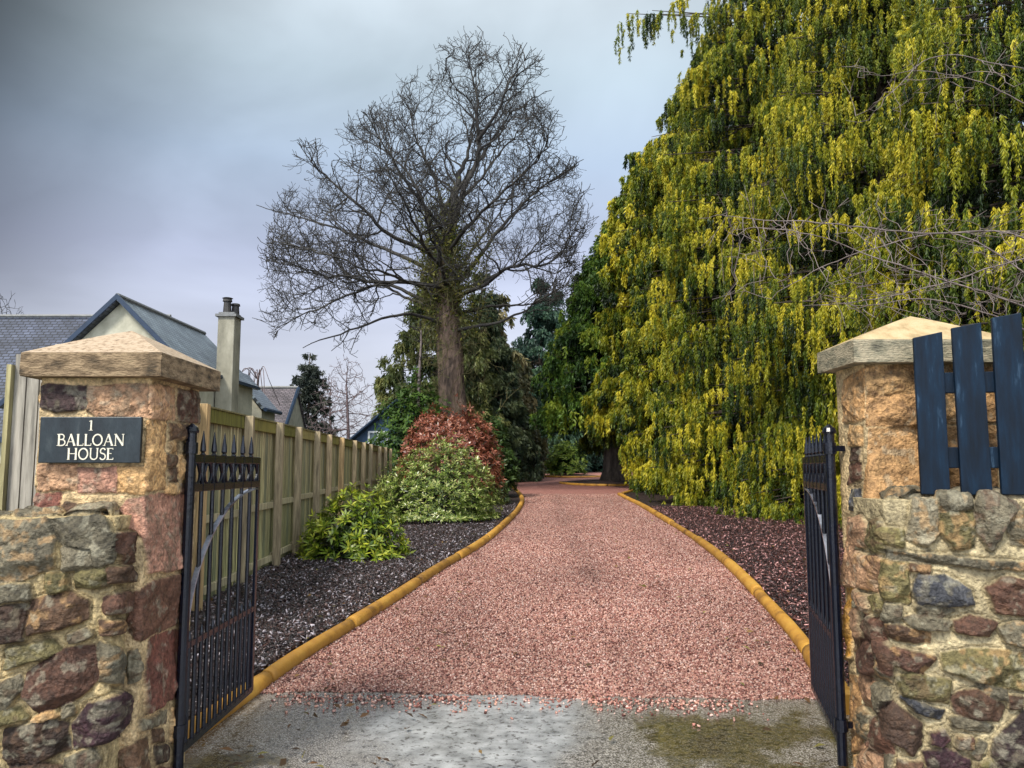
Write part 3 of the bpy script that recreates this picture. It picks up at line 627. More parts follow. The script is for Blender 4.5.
pth = [(-4.4, 3.70 - 2.6 * .16), (-1.80, 3.70), (-1.80, 4.05)]; tl = float(np.linalg.norm(np.array(pth[1]) - np.array(pth[0])))
vis = pix_uv(-30, 600, pth, 0, (0,))[0]
st = rubble(0, vis, 0, 1.3, 6) + rubble(0, tl + .3, 1.38, 1.62, 7, .2, .24, ('gry', 'lgr')) + place(W_L, pth, 0, (0, 1))
masonry('wall_face', pth, [(0, -.05), (0, 1.33), (.32, 1.345)], [([(u, v + .05) for u, v in p], k) for p, k in st], M['stone'], LW, seed=21, depth=.044, mortar=(.39, .305, .165))
# right pillar and wall
RP = empty('gate_pillar', (2.12, 4.23, 0), 'square stone gate pillar with orange sandstone blocks beside the blue pickets', 'pillar', 'stone gate pillars')
pth = closed(1.795, 2.47, 4.06, 4.42)
st = place(R_P, pth, 0, (0, 1)) + rubble(1.05, 2.05, 0, 2.1, 9)
masonry('body', pth, [(0, -.05), (0, 2.085)], [([(u, v + .05) for u, v in p], k) for p, k in st], M['stone'], RP, seed=31, closed=True, depth=.020, rough=.018, mortar=(.50, .38, .22), tone=1.25)
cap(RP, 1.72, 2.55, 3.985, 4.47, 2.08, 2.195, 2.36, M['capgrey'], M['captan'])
RW = empty('stone_wall', (2.6, 3.7, 0), 'rubble stone boundary wall under the blue pickets, right of the gateway', 'wall', 'rubble walls beside the gateway')
pth = [(1.77, 4.2), (1.77, 3.86), (4.4, 3.86 - 2.63 * .25)]
vis = pix_uv(1050, 600, pth, 0, (1,))[0]
st = rubble(vis, 3.1, 0, 1.35, 12) + rubble(0, .34, 0, 1.3, 15) + rubble(0, 3.1, 1.46, 1.72, 13, .2, .24, ('gry', 'lgr')) + place(W_R, pth, 0, (1,))
masonry('wall_face', pth, [(0, -.05), (0, 1.40), (.30, 1.41)], [([(u, v + .05) for u, v in p], k) for p, k in st], M['stone'], RW, seed=42, depth=.044, mortar=(.39, .315, .18))

# blue picket fence on the right wall
wd = np.array([1, -.25]) / math.hypot(1, .25); wn = np.array([.25, 1]) / math.hypot(1, .25); wrz = math.atan2(wd[1], wd[0])
BF = empty('picket_fence', (2.4, 3.8, 1.42), 'dark blue wide picket fence fixed on top of the right stone wall', 'fence')
base = np.array([1.77, 3.86]) + wn * .05
for i, (u, ht, rl) in enumerate(((.246, 2.205, .004), (.419, 2.245, -.004), (.590, 2.285, .003), (.76, 2.29, .01), (.93, 2.30, .0), (1.10, 2.31, .01), (1.27, 2.31, -.01), (1.44, 2.31, .01))):
    p = base + wd * u; z0 = 1.425 if i < 3 else 1.42
    mb = MB(); mb.box((p[0], p[1], (z0 + ht) / 2), (.129, .026, ht - z0), wrz, .002, ry=rl)
    for k in (4, 5, 6, 7):
        v = mb.v[k]; lo = k in (4, 7); mb.v[k] = (v[0], v[1], v[2] - (.022 if lo else 0))
    mb.build('picket', M['blue'], BF, bevel=.004)
for z in (1.60, 1.96):
    p = base + wd * .92 + wn * .033; mb = MB(); mb.box((p[0], p[1], z), (1.40, .04, .10), wrz); mb.build('rail', M['blue'], BF, bevel=.004)

# ------------------------------------------------------------------ house sign with cut letters
a = at(42.5, 417, 3.79); b = at(141, 463, 3.79)
sx0, sx1, sz0, sz1 = a[0], b[0], b[2], a[2]
SG = MB().box(((sx0 + sx1) / 2, 3.785, (sz0 + sz1) / 2), (sx1 - sx0, .022, sz1 - sz0)).build('house_sign', M['slate_sign'], bevel=.003)
setattrs(SG, 'dark slate name plate reading 1 Balloan House in pale capitals on left pillar', 'sign')
arc = lambda cx, cy, rx, ry, a0, a1, n=10: [(cx + rx * math.cos(R(t)), cy + ry * math.sin(R(t))) for t in np.linspace(a0, a1, n)]
TK, TN = .15, .065
def sf(x, y, w_=.2): return ([(x - w_ / 2, y), (x + w_ / 2, y)], .045)
GL = {'B': (.62, [([(.12, 0), (.12, 1)], TK), ([(.12, .97), (.3, .97)] + arc(.3, .75, .2, .22, 90, -90)[1:] + [(.12, .53)], .085), ([(.12, .53), (.34, .53)] + arc(.34, .28, .24, .255, 90, -90)[1:] + [(.12, .025)], .095), sf(.1, .975, .24), sf(.1, .025, .24)]),
      'A': (.78, [([(.1, .02), (.39, 1)], TN), ([(.37, 1), (.68, .02)], TK), ([(.2, .34), (.58, .34)], .05), sf(.1, .025), sf(.68, .025)]),
      'L': (.58, [([(.14, 0), (.14, 1)], TK), ([(.14, .035), (.54, .035), (.54, .2)], .07), sf(.14, .975)]),
      'O': (.86, [(arc(.43, .5, .34, .46, 0, 360, 26), .11)]),
      'N': (.84, [([(.14, 0), (.14, 1)], TN), ([(.12, .98), (.7, .03)], TK), ([(.7, 0), (.7, 1)], TN), sf(.12, .975), sf(.14, .025), sf(.7, .975)]),
      'H': (.84, [([(.14, 0), (.14, 1)], TK), ([(.7, 0), (.7, 1)], TK), ([(.14, .52), (.7, .52)], .06), sf(.14, .975), sf(.14, .025), sf(.7, .975), sf(.7, .025)]),
      'U': (.8, [([(.14, 1), (.14, .34)] + arc(.4, .3, .26, .27, 180, 360, 12) + [(.66, 1)], .10), sf(.14, .975), sf(.66, .975)]),
      'S': (.58, [(arc(.29, .74, .19, .23, 20, 230, 12) + arc(.28, .27, .21, .25, 70, -160, 14), .095)]),
      'E': (.58, [([(.12, 0), (.12, 1)], TK), ([(.12, .97), (.48, .97), (.48, .85)], .06), ([(.12, .53), (.4, .53)], .055), ([(.12, .03), (.52, .03), (.52, .17)], .06), sf(.1, .975), sf(.1, .025)]),
      '1': (.3, [([(.15, 0), (.15, 1)], .14), ([(.15, 1), (.03, .9)], .06), sf(.15, .025, .24)])}
def stroke_mesh(mb, pts, wid, o, s, y):
    P = np.array(pts, float); t = np.gradient(P, axis=0) if len(P) > 2 else np.array([P[1] - P[0]] * 2)
    t = t / (np.linalg.norm(t, axis=1)[:, None] + 1e-9); nn = np.stack([-t[:, 1], t[:, 0]], 1) * wid / 2
    A, B = P + nn, P - nn; k = len(P); n = len(mb.v)
    for yy in (y, y + .003):
        for S in (A, B): mb.v += [(o[0] + p[0] * s, yy, o[1] + p[1] * s) for p in S]
    for i in range(k - 1):
        mb.f += [[n + i, n + i + 1, n + k + i + 1, n + k + i], [n + i, n + i + 1, n + 2 * k + i + 1, n + 2 * k + i], [n + k + i, n + k + i + 1, n + 3 * k + i + 1, n + 3 * k + i]]
def write(txt, pxl, pxr, pyt, pyb):
    A = at(pxl, pyt, 3.774); B = at(pxr, pyb, 3.774); s = A[2] - B[2]; tot = sum(GL[c][0] for c in txt)
    kx = (B[0] - A[0]) / (tot * s); x = A[0]
    for c in txt:
        mb = MB()
        for i, (pts, wid) in enumerate(GL[c][1]): stroke_mesh(mb, [(p[0] * kx, p[1]) for p in pts], wid, (x, B[2]), s, 3.7705 - .0002 * i)
        V = np.array(mb.v) - np.array([0, 0, 0]); o = obj('letter' if c != '1' else 'numeral', V, mb.f, M['letter'], SG); x += GL[c][0] * s * kx
write('1', 89.2, 93.8, 420.5, 430.5); write('BALLOAN', 58, 125, 434, 445.8); write('HOUSE', 67.5, 114, 448, 459.8)

# ------------------------------------------------------------------ iron gates
def gate(label):
    g = empty('iron_gate', (0, 0, 0), label, 'gate', 'pair of iron driveway gates')
    L = 1.17; B = lambda n, c, s, bev=.003, m='iron': MB().box(c, s).build(n, M[m], g, local=True, bevel=bev)
    V, F = ptube([(0, 0, .02), (0, 0, 1.735)], .026, 12); hp = obj('heel_post', V, F, M['iron'], g, local=True, smooth=False)
    V, F = ptube([(0, 0, 1.735), (0, 0, 1.745), (0, 0, 1.765), (0, 0, 1.785)], [.034, .038, .03, .006], 12); obj('post_cap', V, F, M['iron'], hp, local=True)
    B('latch_stile', (L, 0, .86), (.04, .018, 1.52)); B('top_rail', (L / 2, 0, 1.60), (L, .02, .045)); B('panel_rail', (L / 2, 0, 1.445), (L, .02, .042))
    B('middle_rail', (L / 2, 0, .63), (L, .014, .036)); B('bottom_rail', (L / 2, 0, .115), (L, .018, .042))
    nb = 6
    for i in range(nb):
        x = L * (i + 1) / (nb + 1)
        V, F = ptube([(x, 0, .12), (x, 0, 1.62)], .0125, 8); b = obj('bar', V, F, M['iron'], g, local=True)
        V, F = ptube([(x, 0, 1.615), (x, 0, 1.625), (x, 0, 1.633), (x, 0, 1.645), (x, 0, 1.68), (x, 0, 1.755)], [.013, .016, .010, .017, .014, .002], 8)
        obj('spear_tip', V, F, M['iron'], b, local=True)
    for i in range(nb + 1):
        x = L * (i + .5) / (nb + 1)
        V, F = ptube([(x, 0, .12), (x, 0, .64)], .0115, 8); b = obj('dog_bar', V, F, M['iron'], g, local=True)
        V, F = ptube([(x, 0, .645), (x, 0, .66), (x, 0, .70)], [.012, .012, .003], 8); obj('dog_bar_tip', V, F, M['iron'], b, local=True)
        mb = MB()
        for cz, rr in ((1.523, .055),):
            t = np.linspace(0, 2 * math.pi, 25); V, F = ptube([(x + rr * .95 * math.cos(k), 0, cz + rr * 1.1 * math.sin(k)) for k in t], .009, 6, False); mb.add(V, F)
        for s_ in (-1, 1):
            V, F = ptube([(x + s_ * .078, 0, 1.455), (x + s_ * .07, 0, 1.50), (x + s_ * .045, 0, 1.53), (x + s_ * .01, 0, 1.585)], .0085, 6); mb.add(V, F)
        mb.build('ring_scroll', M['iron'], g, local=True)
    # curved brace: flat bar sweeping from the heel post up to the latch stile
    pts = [(.02 + (L - .04) * (1 - math.cos(t)), .640 + .775 * math.sin(t)) for t in np.linspace(0, math.pi / 2, 24)]
    mb = MB(); P = np.array(pts); t = np.gradient(P, axis=0); t /= np.linalg.norm(t, axis=1)[:, None]; nn = np.stack([-t[:, 1], t[:, 0]], 1) * .006
    n = len(P)
    for yy in (-.013, .013):
        for S in (P + nn, P - nn): mb.v += [(p[0], yy, p[1]) for p in S]
    for i in range(n - 1):
        for a_, b_ in ((0, 1), (2, 3), (0, 2), (1, 3)): mb.f.append([a_ * n + i, a_ * n + i + 1, b_ * n + i + 1, b_ * n + i])
    mb.build('curved_brace', M['braceshine'], g, local=True)
    for z in (.22, 1.655):
        mb = MB(); mb.box((-.05, 0, z), (.15, .02, .03)); V, F = ptube([(0, 0, z - .03), (0, 0, z + .03)], .034, 12); mb.add(V, F)
        mb.build('hinge', M['iron'], g, local=True)
    return g
def copy_tree(o, parent=None):
    c = o.copy(); COL.objects.link(c); c.parent = parent
    for ch in o.children: copy_tree(ch, c)
    return c
G1 = gate('black iron gate leaf with spear tips, opened beside the signed pillar')
def kids(o): return [c for c in o.children]
G2 = copy_tree(G1); G2['label'] = 'black iron gate leaf seen almost edge on beside the right pillar'
G1.location = (-1.695, 4.24, 0); G1.rotation_euler = (0, 0, R(90.5))
G2.location = (1.715, 4.33, 0); G2.rotation_euler = (0, 0, math.atan2(1.13, .27))
for g, sgn in ((G1, 1), (G2, -1)):
    for c in g.children:
        if c.name.startswith('hinge'): c.rotation_euler = (0, 0, -R(90) if sgn > 0 else R(103))

# ------------------------------------------------------------------ log edging
ORD = ['first', 'second', 'third', 'fourth', 'fifth', 'sixth', 'seventh', 'eighth', 'ninth', 'tenth', 'eleventh', 'twelfth']
def logs(path, lens, side, grp, r0=.072, far=False, lab=None):
    path = np.asarray(path); s = np.r_[0, np.cumsum(np.linalg.norm(np.diff(path, axis=0), axis=1))]; a = 0
    for i, l in enumerate(lens):
        b = min(a + l, s[-1])
        if b - a < .2: break
        ss = np.linspace(a + .016, b - .016, max(4, int((b - a) / .12)))
        x = np.interp(ss, s, path[:, 0]); y = np.interp(ss, s, path[:, 1]); rr = r0 * random.uniform(.86, 1.14)
        z = T(x, y) + rr * .62; rad = rr * (1 + .06 * (fbm(ss * 1.5, ss * 0 + i, 3) - .5)); rad[0] *= .93; rad[-1] *= .93
        V, F = ptube(np.stack([x, y, z], 1), rad, 14)
        o = obj('edging_log', V, F, M['log'], smooth=True)
        for p in o.data.polygons:
            if len(p.vertices) > 4: p.use_smooth = False
        setattrs(o, lab[i] if lab else f'{ORD[i]} yellow round log from the gate in the {side} drive edging', 'log', grp)
        a = b
logs(LLs, [1.35, 1.9, 2.6, 2.4, 2.7, 2.6, 3.0, 3.4, 3.5, 4, 5, 6], 'left', 'round logs edging the left bed')
logs(RLs, [1.5, 2.9, 2.6, 3.2, 3.4, 3.6, 4, 4.4, 5, 6], 'right', 'round logs edging the right bed')
logs(np.array([RLs[-1] + [.15, .25], *RB[:3]]), [4.2, 5], '', 'logs behind the right bed', .07, lab=['pale log along the back of the right bed near the drive', 'pale log at the far back corner of the right bed'])
lp = np.array(ISL1[20:] + ISL1[:1]); logs(lp, [4.5, 5.5], '', 'logs round the dark trunk island', .07, lab=['log edging the far left of the island under the dark trunk', 'log edging the front of the island under the dark trunk'])
lp = np.array(ISL2[18:] + ISL2[:2]); logs(lp, [4.5, 5.5], '', 'logs round the distant bush island', .07, lab=['log edging the left of the distant island below the bright bush', 'log edging the front of the distant island below the bright bush'])

# ------------------------------------------------------------------ timber fence along the left bed
def fence():
    px = [140, 203, 249, 280, 299, 318, 330, 342, 355, 364, 371, 380, 386, 391]
    ys_ = [2227 / (472 - p) for p in px]; ys_[0] = 6.7
    f = empty('timber_fence', (-3.4, 12, float(T(0, 12))), 'weathered timber board fence with mossy top rail along the left bed', 'fence')
    fx = lambda y: -2.78 - .05 * y
    rz = math.atan2(1, -.05); top = lambda y: 2.19
    moss = lambda: np.array(random.choice([(.20, .17, .04), (.14, .13, .025), (.26, .21, .07)]))
    for i in range(len(ys_)):
        y = ys_[i]; x = fx(y); z0 = float(T(x, y)) - .02; h = top(y) + random.uniform(.0, .03)
        mb = MB().box((x, y, (z0 + h) / 2), (.10, .10, h - z0), rz + random.uniform(-.03, .03), .003, rx=random.uniform(-.008, .008))
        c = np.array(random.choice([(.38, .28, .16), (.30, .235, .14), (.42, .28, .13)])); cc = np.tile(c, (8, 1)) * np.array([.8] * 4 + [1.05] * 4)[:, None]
        if i == 0: continue
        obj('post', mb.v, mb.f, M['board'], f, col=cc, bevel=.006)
    for i in range(len(ys_) - 1):
        ya, yb = ys_[i], ys_[i + 1]; n = max(4, int((yb - ya) / .125)); mb = MB(); cols = []
        for k in range(n):
            y = ya + (yb - ya) * (k + .5) / n; x = fx(y) - .11; z0 = float(T(x, y)) + .03; h = top(y) - .03 + random.uniform(-.015, .01)
            mb.box((x, y, (z0 + h) / 2), ((yb - ya) / n - random.uniform(.008, .024), .020, h - z0), rz + random.uniform(-.03, .03), .001)
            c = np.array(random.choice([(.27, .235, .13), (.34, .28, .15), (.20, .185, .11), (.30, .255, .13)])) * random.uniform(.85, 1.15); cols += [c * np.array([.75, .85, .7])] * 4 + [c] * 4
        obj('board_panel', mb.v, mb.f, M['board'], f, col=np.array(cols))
        for nm, z, hh in (('top_rail', top(ya) - .075, .15), ('middle_rail', .98 + float(T(0, ya)) * .8, .085), ('bottom_rail', .22 + float(T(0, ya)), .085)):
            ym = (ya + yb) / 2; mb = MB().box((fx(ym) - .072, ym, z), ((yb - ya) - .0, .045, hh), rz, .003)
            obj(nm, mb.v, mb.f, M['board'], f, col=np.tile(moss() if nm == 'top_rail' else np.array((.34, .29, .17)), (8, 1)), bevel=.004)
        ym = (ya + yb) / 2; mb = MB().box((fx(ym) - .085, ym, top(ya) + .012), ((yb - ya) - .0, .10, .02), rz, .002)
        obj('capping', mb.v, mb.f, M['board'], f, col=np.tile(np.array((.2, .17, .07)), (8, 1)))
fence()
# grey board panel behind the left pillar
PF = empty('board_fence', (-2.4, 4.66, 0), 'grey upright board panel showing behind the left edge of the signed pillar', 'fence')
mb = MB(); cols = []
for i in range(5):
    x = -2.875 + .075 * i; h = 2.215 + .02 * min(i, 3) - .0 * i
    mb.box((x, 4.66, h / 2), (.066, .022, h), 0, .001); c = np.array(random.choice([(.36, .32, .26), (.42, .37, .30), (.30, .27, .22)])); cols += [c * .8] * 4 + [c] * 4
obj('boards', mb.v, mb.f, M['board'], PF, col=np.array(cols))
for z in (.4, 1.2, 2.05):
    mb = MB().box((-2.72, 4.695, z), (.37, .044, .09)); obj('rail', mb.v, mb.f, M['board'], PF, col=np.tile((.25, .22, .14), (8, 1)))
mb = MB().box((-2.925, 4.66, 1.08), (.026, .09, 2.14), 0, .002); obj('post', mb.v, mb.f, M['board'], PF, col=np.tile((.30, .26, .13), (8, 1)))

# ------------------------------------------------------------------ houses
def roof_plane(p0, p1, p2, p3, m, parent, name='roof', th=.09):
    """p0-p1 along the eave, p3-p2 along the ridge"""
    P = [np.array(p, float) for p in (p0, p1, p2, p3)]; n = np.cross(P[1] - P[0], P[3] - P[0]); n /= np.linalg.norm(n)
    if n[2] < 0: n = -n
    V = P + [p - n * th for p in P]; u = np.linalg.norm(P[1] - P[0]); v = np.linalg.norm(P[3] - P[0])
    e = (P[1] - P[0]) / u; UV = [((p - P[0]) @ e, np.linalg.norm((p - P[0]) - ((p - P[0]) @ e) * e)) for p in P] * 2
    F = [[0, 1, 2, 3], [7, 6, 5, 4], [0, 4, 5, 1], [1, 5, 6, 2], [2, 6, 7, 3], [3, 7, 4, 0]]
    return obj(name, V, F, m, parent, uv=UV)
def bar(p, q_, w_, h, m, name, parent):
    p = np.array(p, float); q_ = np.array(q_, float); V, F = ptube([p, q_], [w_, w_], 4); return obj(name, V, F, m, parent)
def house():
    h = empty('slate_house', (-11, 26, float(T(0, 26))), 'cream harled house with blue slate roofs and gable behind the left pillar', 'house')
    # gabled wing running away from the camera
    pk = at(117, 296, 22.0); rx, rz = pk[0], pk[2]; hw = 3.15; ez = rz - hw * .98; y0, y1 = 22.0, 28.4; hr = 1.95; er = rz - hr * .98
    mb = MB(); mb.v = [(rx - hw + .15, y0 + .25, 0), (rx + hr - .15, y0 + .25, 0), (rx + hr - .15, y0 + .25, er), (rx, y0 + .25, rz - .15), (rx - hw + .15, y0 + .25, ez)]
    mb.v += [(x, y1, z) for x, y, z in mb.v]; mb.f = [[0, 1, 2, 3, 4], [9, 8, 7, 6, 5]] + [[i, (i + 1) % 5, 5 + (i + 1) % 5, 5 + i] for i in range(5)]
    mb.build('gable_wall', M['harl'], h)
    roof_plane((rx + hr, y0, er), (rx + hr, y1, er), (rx, y1, rz), (rx, y0, rz), M['paleslate'], h)
    roof_plane((rx - hw, y1, ez), (rx - hw, y0, ez), (rx, y0, rz), (rx, y1, rz), M['slate'], h)
    for s in (-1, 1):
        mb = MB(); a_, b_ = (rx + s * ((hw if s < 0 else hr) + .05), (ez if s < 0 else er) - .17), (rx, rz - .10)
        mb.v = [(a_[0], y0 - .03, a_[1]), (b_[0], y0 - .03, b_[1]), (b_[0], y0 - .03, b_[1] + .17), (a_[0], y0 - .03, a_[1] + .17)]; mb.v += [(x, y0 + .05, z) for x, y, z in mb.v]
        mb.f = [[0, 1, 2, 3], [7, 6, 5, 4]] + [[i, (i + 1) % 4, 4 + (i + 1) % 4, 4 + i] for i in range(4)]; mb.build('bargeboard', M['fascia'], h)
        # soffit board in cream inside the verge
    MB().box((rx + hr + .06, (y0 + y1) / 2, er - .06), (.11, y1 - y0, .10)).build('gutter', M['fascia'], h)
    V, F = ptube([(rx + hr - .08, y0 + .2, er - .1), (rx + hr - .1, y0 + .2, 0)], .05, 8); obj('downpipe', V, F, M['fascia'], h)
    V, F = ptube([(rx, y0, rz + .02), (rx, y1, rz + .02)], .07, 6); obj('ridge', V, F, M['lead'], h)
    # main wing to the left, front slope towards the camera
    yr = 26.0; zr = at(40, 317, yr)[2]; ze = at(10, 437, 22.6)[2]; x0, x1 = -24, rx - .2
    roof_plane((x0, 22.6, ze), (x1, 22.6, ze), (x1, yr, zr), (x0, yr, zr), M['slate'], h)
    roof_plane((x1, 29.4, ze), (x0, 29.4, ze), (x0, yr, zr), (x1, yr, zr), M['slate'], h)
    MB().box(((x0 + x1) / 2, 26, ze / 2), (x1 - x0, 6.4, ze)).build('front_wall', M['harl'], h)
    MB().box(((x0 + x1) / 2, 22.56, ze - .08), (x1 - x0, .12, .16)).build('fascia', M['fascia'], h)
    V, F = ptube([(x0, yr, zr + .03), (x1, yr, zr + .03)], .06, 6); obj('ridge', V, F, M['lead'], h)
    # stone base
    MB().box(((x0 + x1) / 2, 22.72, .8), (x1 - x0, .10, 1.75)).build('stone_base', mat('red rubble base', [(.35, (.03, .015, .012)), (.5, (.16, .07, .05)), (.65, (.3, .22, .12))], scale=3, bump=.6), h)
    # chimney stack
    cx = at(229, 340, 25)[0]; zt_ = at(229, 318, 25)[2]
    ch = MB().box((cx, 25, zt_ / 2), (.52, .62, zt_)).build('chimney', M['harlgrey'], h, bevel=.02)
    mb = MB(); mb.box((cx, 25, zt_ + .03), (.66, .76, .08)); mb.box((cx, 25, zt_ + .10), (.5, .6, .07)); mb.build('chimney_cope', M['lead'], ch)
    for dx, dy, hh in ((-.04, -.14, .46), (.12, .14, .36)):
        V, F = ptube([(cx + dx, 25 + dy, zt_ + .12), (cx + dx, 25 + dy, zt_ + .12 + hh * .8), (cx + dx, 25 + dy, zt_ + .12 + hh * .82), (cx + dx, 25 + dy, zt_ + .12 + hh)], [.13, .11, .15, .13], 12); obj('chimney_pot', V, F, M['pot'], ch)
    V, F = ptube([(cx - .04, 24.86, zt_ + .60), (cx - .04, 24.86, zt_ + .62)], [.17, .13], 12); obj('chimney_cowl', V, F, M['pot'], ch)
    # back wing with a pale slope falling to the right
    rx2 = at(240, 376, 31)[0]; rz2 = at(240, 372, 31)[2]; ex = at(272, 410, 31)[0]; ez2 = at(272, 410, 31)[2]
    roof_plane((ex, 30, ez2), (ex, 32, ez2), (rx2, 32, rz2), (rx2, 30, rz2), M['paleslate'], h)
    mb = MB(); mb.v = [(rx2 - 1, 30.2, 0), (ex - .15, 30.2, 0), (ex - .15, 30.2, ez2 - .1), (rx2, 30.2, rz2 - .12), (rx2 - 1, 30.2, rz2 - 1.)]; mb.v += [(x, 31.9, z) for x, y, z in mb.v]
    mb.f = [[0, 1, 2, 3, 4], [9, 8, 7, 6, 5]] + [[i, (i + 1) % 5, 5 + (i + 1) % 5, 5 + i] for i in range(5)]; mb.build('back_wing_wall', M['harl'], h)
    V, F = ptube([(ex + .05, 30, ez2 - .05), (ex + .05, 32, ez2 - .05)], .08, 8); obj('gutter', V, F, M['fascia'], h)
    # blue dormer cheek between wing and chimney
    p = at(206, 386, 21.8)
    MB().box((p[0], 21.9, p[2]), (.35, .3, .22)).build('gutter_box', M['fascia'], h)
house()
def house_b():
    h = empty('slate_house', (-12, 42, float(T(0, 42))), 'brown slate roofed house beyond the fence, right of the chimney', 'house')
    a_ = at(250, 388, 44); b_ = at(298, 388, 44); ze = 2.6
    roof_plane((a_[0] - 3, 40.6, ze), (b_[0], 40.6, ze), (b_[0], 44, b_[2]), (a_[0] - 3, 44, a_[2]), M['brownslate'], h)
    roof_plane((b_[0], 47.4, ze), (a_[0] - 3, 47.4, ze), (a_[0] - 3, 44, a_[2]), (b_[0], 44, b_[2]), M['brownslate'], h)
    x0, x1 = a_[0] - 3, b_[0] - .1; mb = MB(); mb.v = [(x1, 40.8, 0), (x1, 47.2, 0), (x1, 47.2, ze), (x1, 44, b_[2] - .12), (x1, 40.8, ze)]; mb.v += [(x0, y, z) for x, y, z in mb.v]
    mb.f = [[0, 1, 2, 3, 4], [9, 8, 7, 6, 5]] + [[i, (i + 1) % 5, 5 + (i + 1) % 5, 5 + i] for i in range(5)]; mb.build('wall', M['harl'], h)
    V, F = ptube([(b_[0] + .03, 40.6, ze), (b_[0] + .03, 44, b_[2])], .10, 5); obj('verge', V, F, M['fascia'], h)
    V, F = ptube([(x0, 44, b_[2] + .03), (b_[0], 44, b_[2] + .03)], .09, 6); obj('ridge', V, F, M['lead'], h)
house_b()
def cabin():
    Y = 42.0; h = empty('blue_cabin', (-7, Y, float(T(0, Y))), 'blue timber gabled cabin with white window beyond the fence end', 'cabin')
    pk = at(398, 400, Y); l = at(340, 449, Y); hw = pk[0] - l[0]; ez = l[2]
    mb = MB(); mb.v = [(pk[0] - hw + .2, Y, 0), (pk[0] + hw - .2, Y, 0), (pk[0] + hw - .2, Y, ez), (pk[0], Y, pk[2] - .1), (pk[0] - hw + .2, Y, ez)]; mb.v += [(x, Y + 6, z) for x, y, z in mb.v]
    mb.f = [[0, 1, 2, 3, 4], [9, 8, 7, 6, 5]] + [[i, (i + 1) % 5, 5 + (i + 1) % 5, 5 + i] for i in range(5)]; mb.build('wall', M['bluecabin'], h)
    for s in (-1, 1):
        roof_plane((pk[0] + s * hw, Y - .3, ez), (pk[0] + s * hw, Y + 6, ez), (pk[0], Y + 6, pk[2]), (pk[0], Y - .3, pk[2]), M['slate'], h)
        bar((pk[0] + s * hw, Y - .32, ez - .04), (pk[0], Y - .32, pk[2] - .04), .09, 0, M['fascia'], 'bargeboard', h)
    a_ = at(369, 432, Y - .05); b_ = at(387, 449, Y - .05); x0, x1, z0, z1 = a_[0], b_[0], b_[2], a_[2]
    mb = MB()
    for x in (x0, (x0 + x1) / 2, x1): mb.box((x, Y - .04, (z0 + z1) / 2), (.10, .08, z1 - z0))
    for z in (z0, z1): mb.box(((x0 + x1) / 2, Y - .045, z), (x1 - x0 + .1, .08, .10))
    wf = mb.build('window_frame', M['white'], h)
    MB().box(((x0 + x1) / 2, Y - .02, (z0 + z1) / 2), (x1 - x0 - .05, .03, z1 - z0 - .05)).build('pane', M['glass'], wf)
cabin()

# ------------------------------------------------------------------ trees
def colonize(pos, par, att, D, di, dk, iters, jit=.25, up=.0, r=None):
    r = r or np.random.default_rng(3)
    pos = [np.array(p, float) for p in pos]; par = list(par)
    NP = np.array(pos); near = np.zeros(len(att), int); nd = np.full(len(att), 1e9)
    def upd(start):
        B = np.array(pos[start:])
        A32 = att.astype(np.float32); a2 = (A32 ** 2).sum(1)
        for k in range(0, len(B), 800):
            b32 = B[k:k + 800].astype(np.float32); c0 = b32.mean(0); d = ((A32 - c0) ** 2).sum(1)[:, None] + ((b32 - c0) ** 2).sum(1)[None] - 2 * (A32 - c0) @ (b32 - c0).T
            m = d.argmin(1); dm = np.sqrt(np.maximum(d[np.arange(len(att)), m], 0))
            b = dm < nd; near[b] = m[b] + k + start; nd[b] = dm[b]
    upd(0)
    for it in range(iters):
        act = nd < di
        if not act.any(): break
        ids = near[act]; NPx = np.array(pos); dv = norm(att[act] - NPx[ids])
        acc = np.zeros((len(pos), 3)); np.add.at(acc, ids, dv); g = np.unique(ids)
        dr = norm(acc[g] + r.normal(size=(len(g), 3)) * jit + np.array([0, 0, up])); s = len(pos)
        for k, i in enumerate(g): pos.append(NPx[i] + dr[k] * D); par.append(int(i))
        upd(s); keep = nd > dk
        att = att[keep]; near = near[keep]; nd = nd[keep]
        if len(att) == 0 or len(pos) > 60000: break
    return np.array(pos), np.array(par)
def radii(pos, par, rl, ex=2.3, mx=None):
    n = len(pos); acc = np.zeros(n); ch = np.zeros(n, int)
    for i in range(n - 1, 0, -1):
        if par[i] >= 0: ch[par[i]] += 1
    order = range(n - 1, -1, -1)
    for i in order:
        if acc[i] == 0: acc[i] = rl ** ex
        if par[i] >= 0: acc[par[i]] += acc[i]
    return acc ** (1 / ex), ch
def branch_mesh(pos, par, rad, sides=5, smin=0):
    i = np.arange(len(pos)); k = par >= 0; i = i[k]; p = par[k]
    r1 = rad[i]; r0 = np.minimum(rad[p], r1 * 1.35)
    d = norm(pos[i] - pos[p]); return tubes(pos[p] - d * r0[:, None] * .3, pos[i], r0, r1, sides)
def resample(pts, D):
    pts = np.array(pts); s = np.r_[0, np.cumsum(np.linalg.norm(np.diff(pts, axis=0), axis=1))]; n = max(2, int(s[-1] / D) + 1); t = np.linspace(0, s[-1], n)
    return np.stack([np.interp(t, s, pts[:, k]) for k in range(3)], 1)
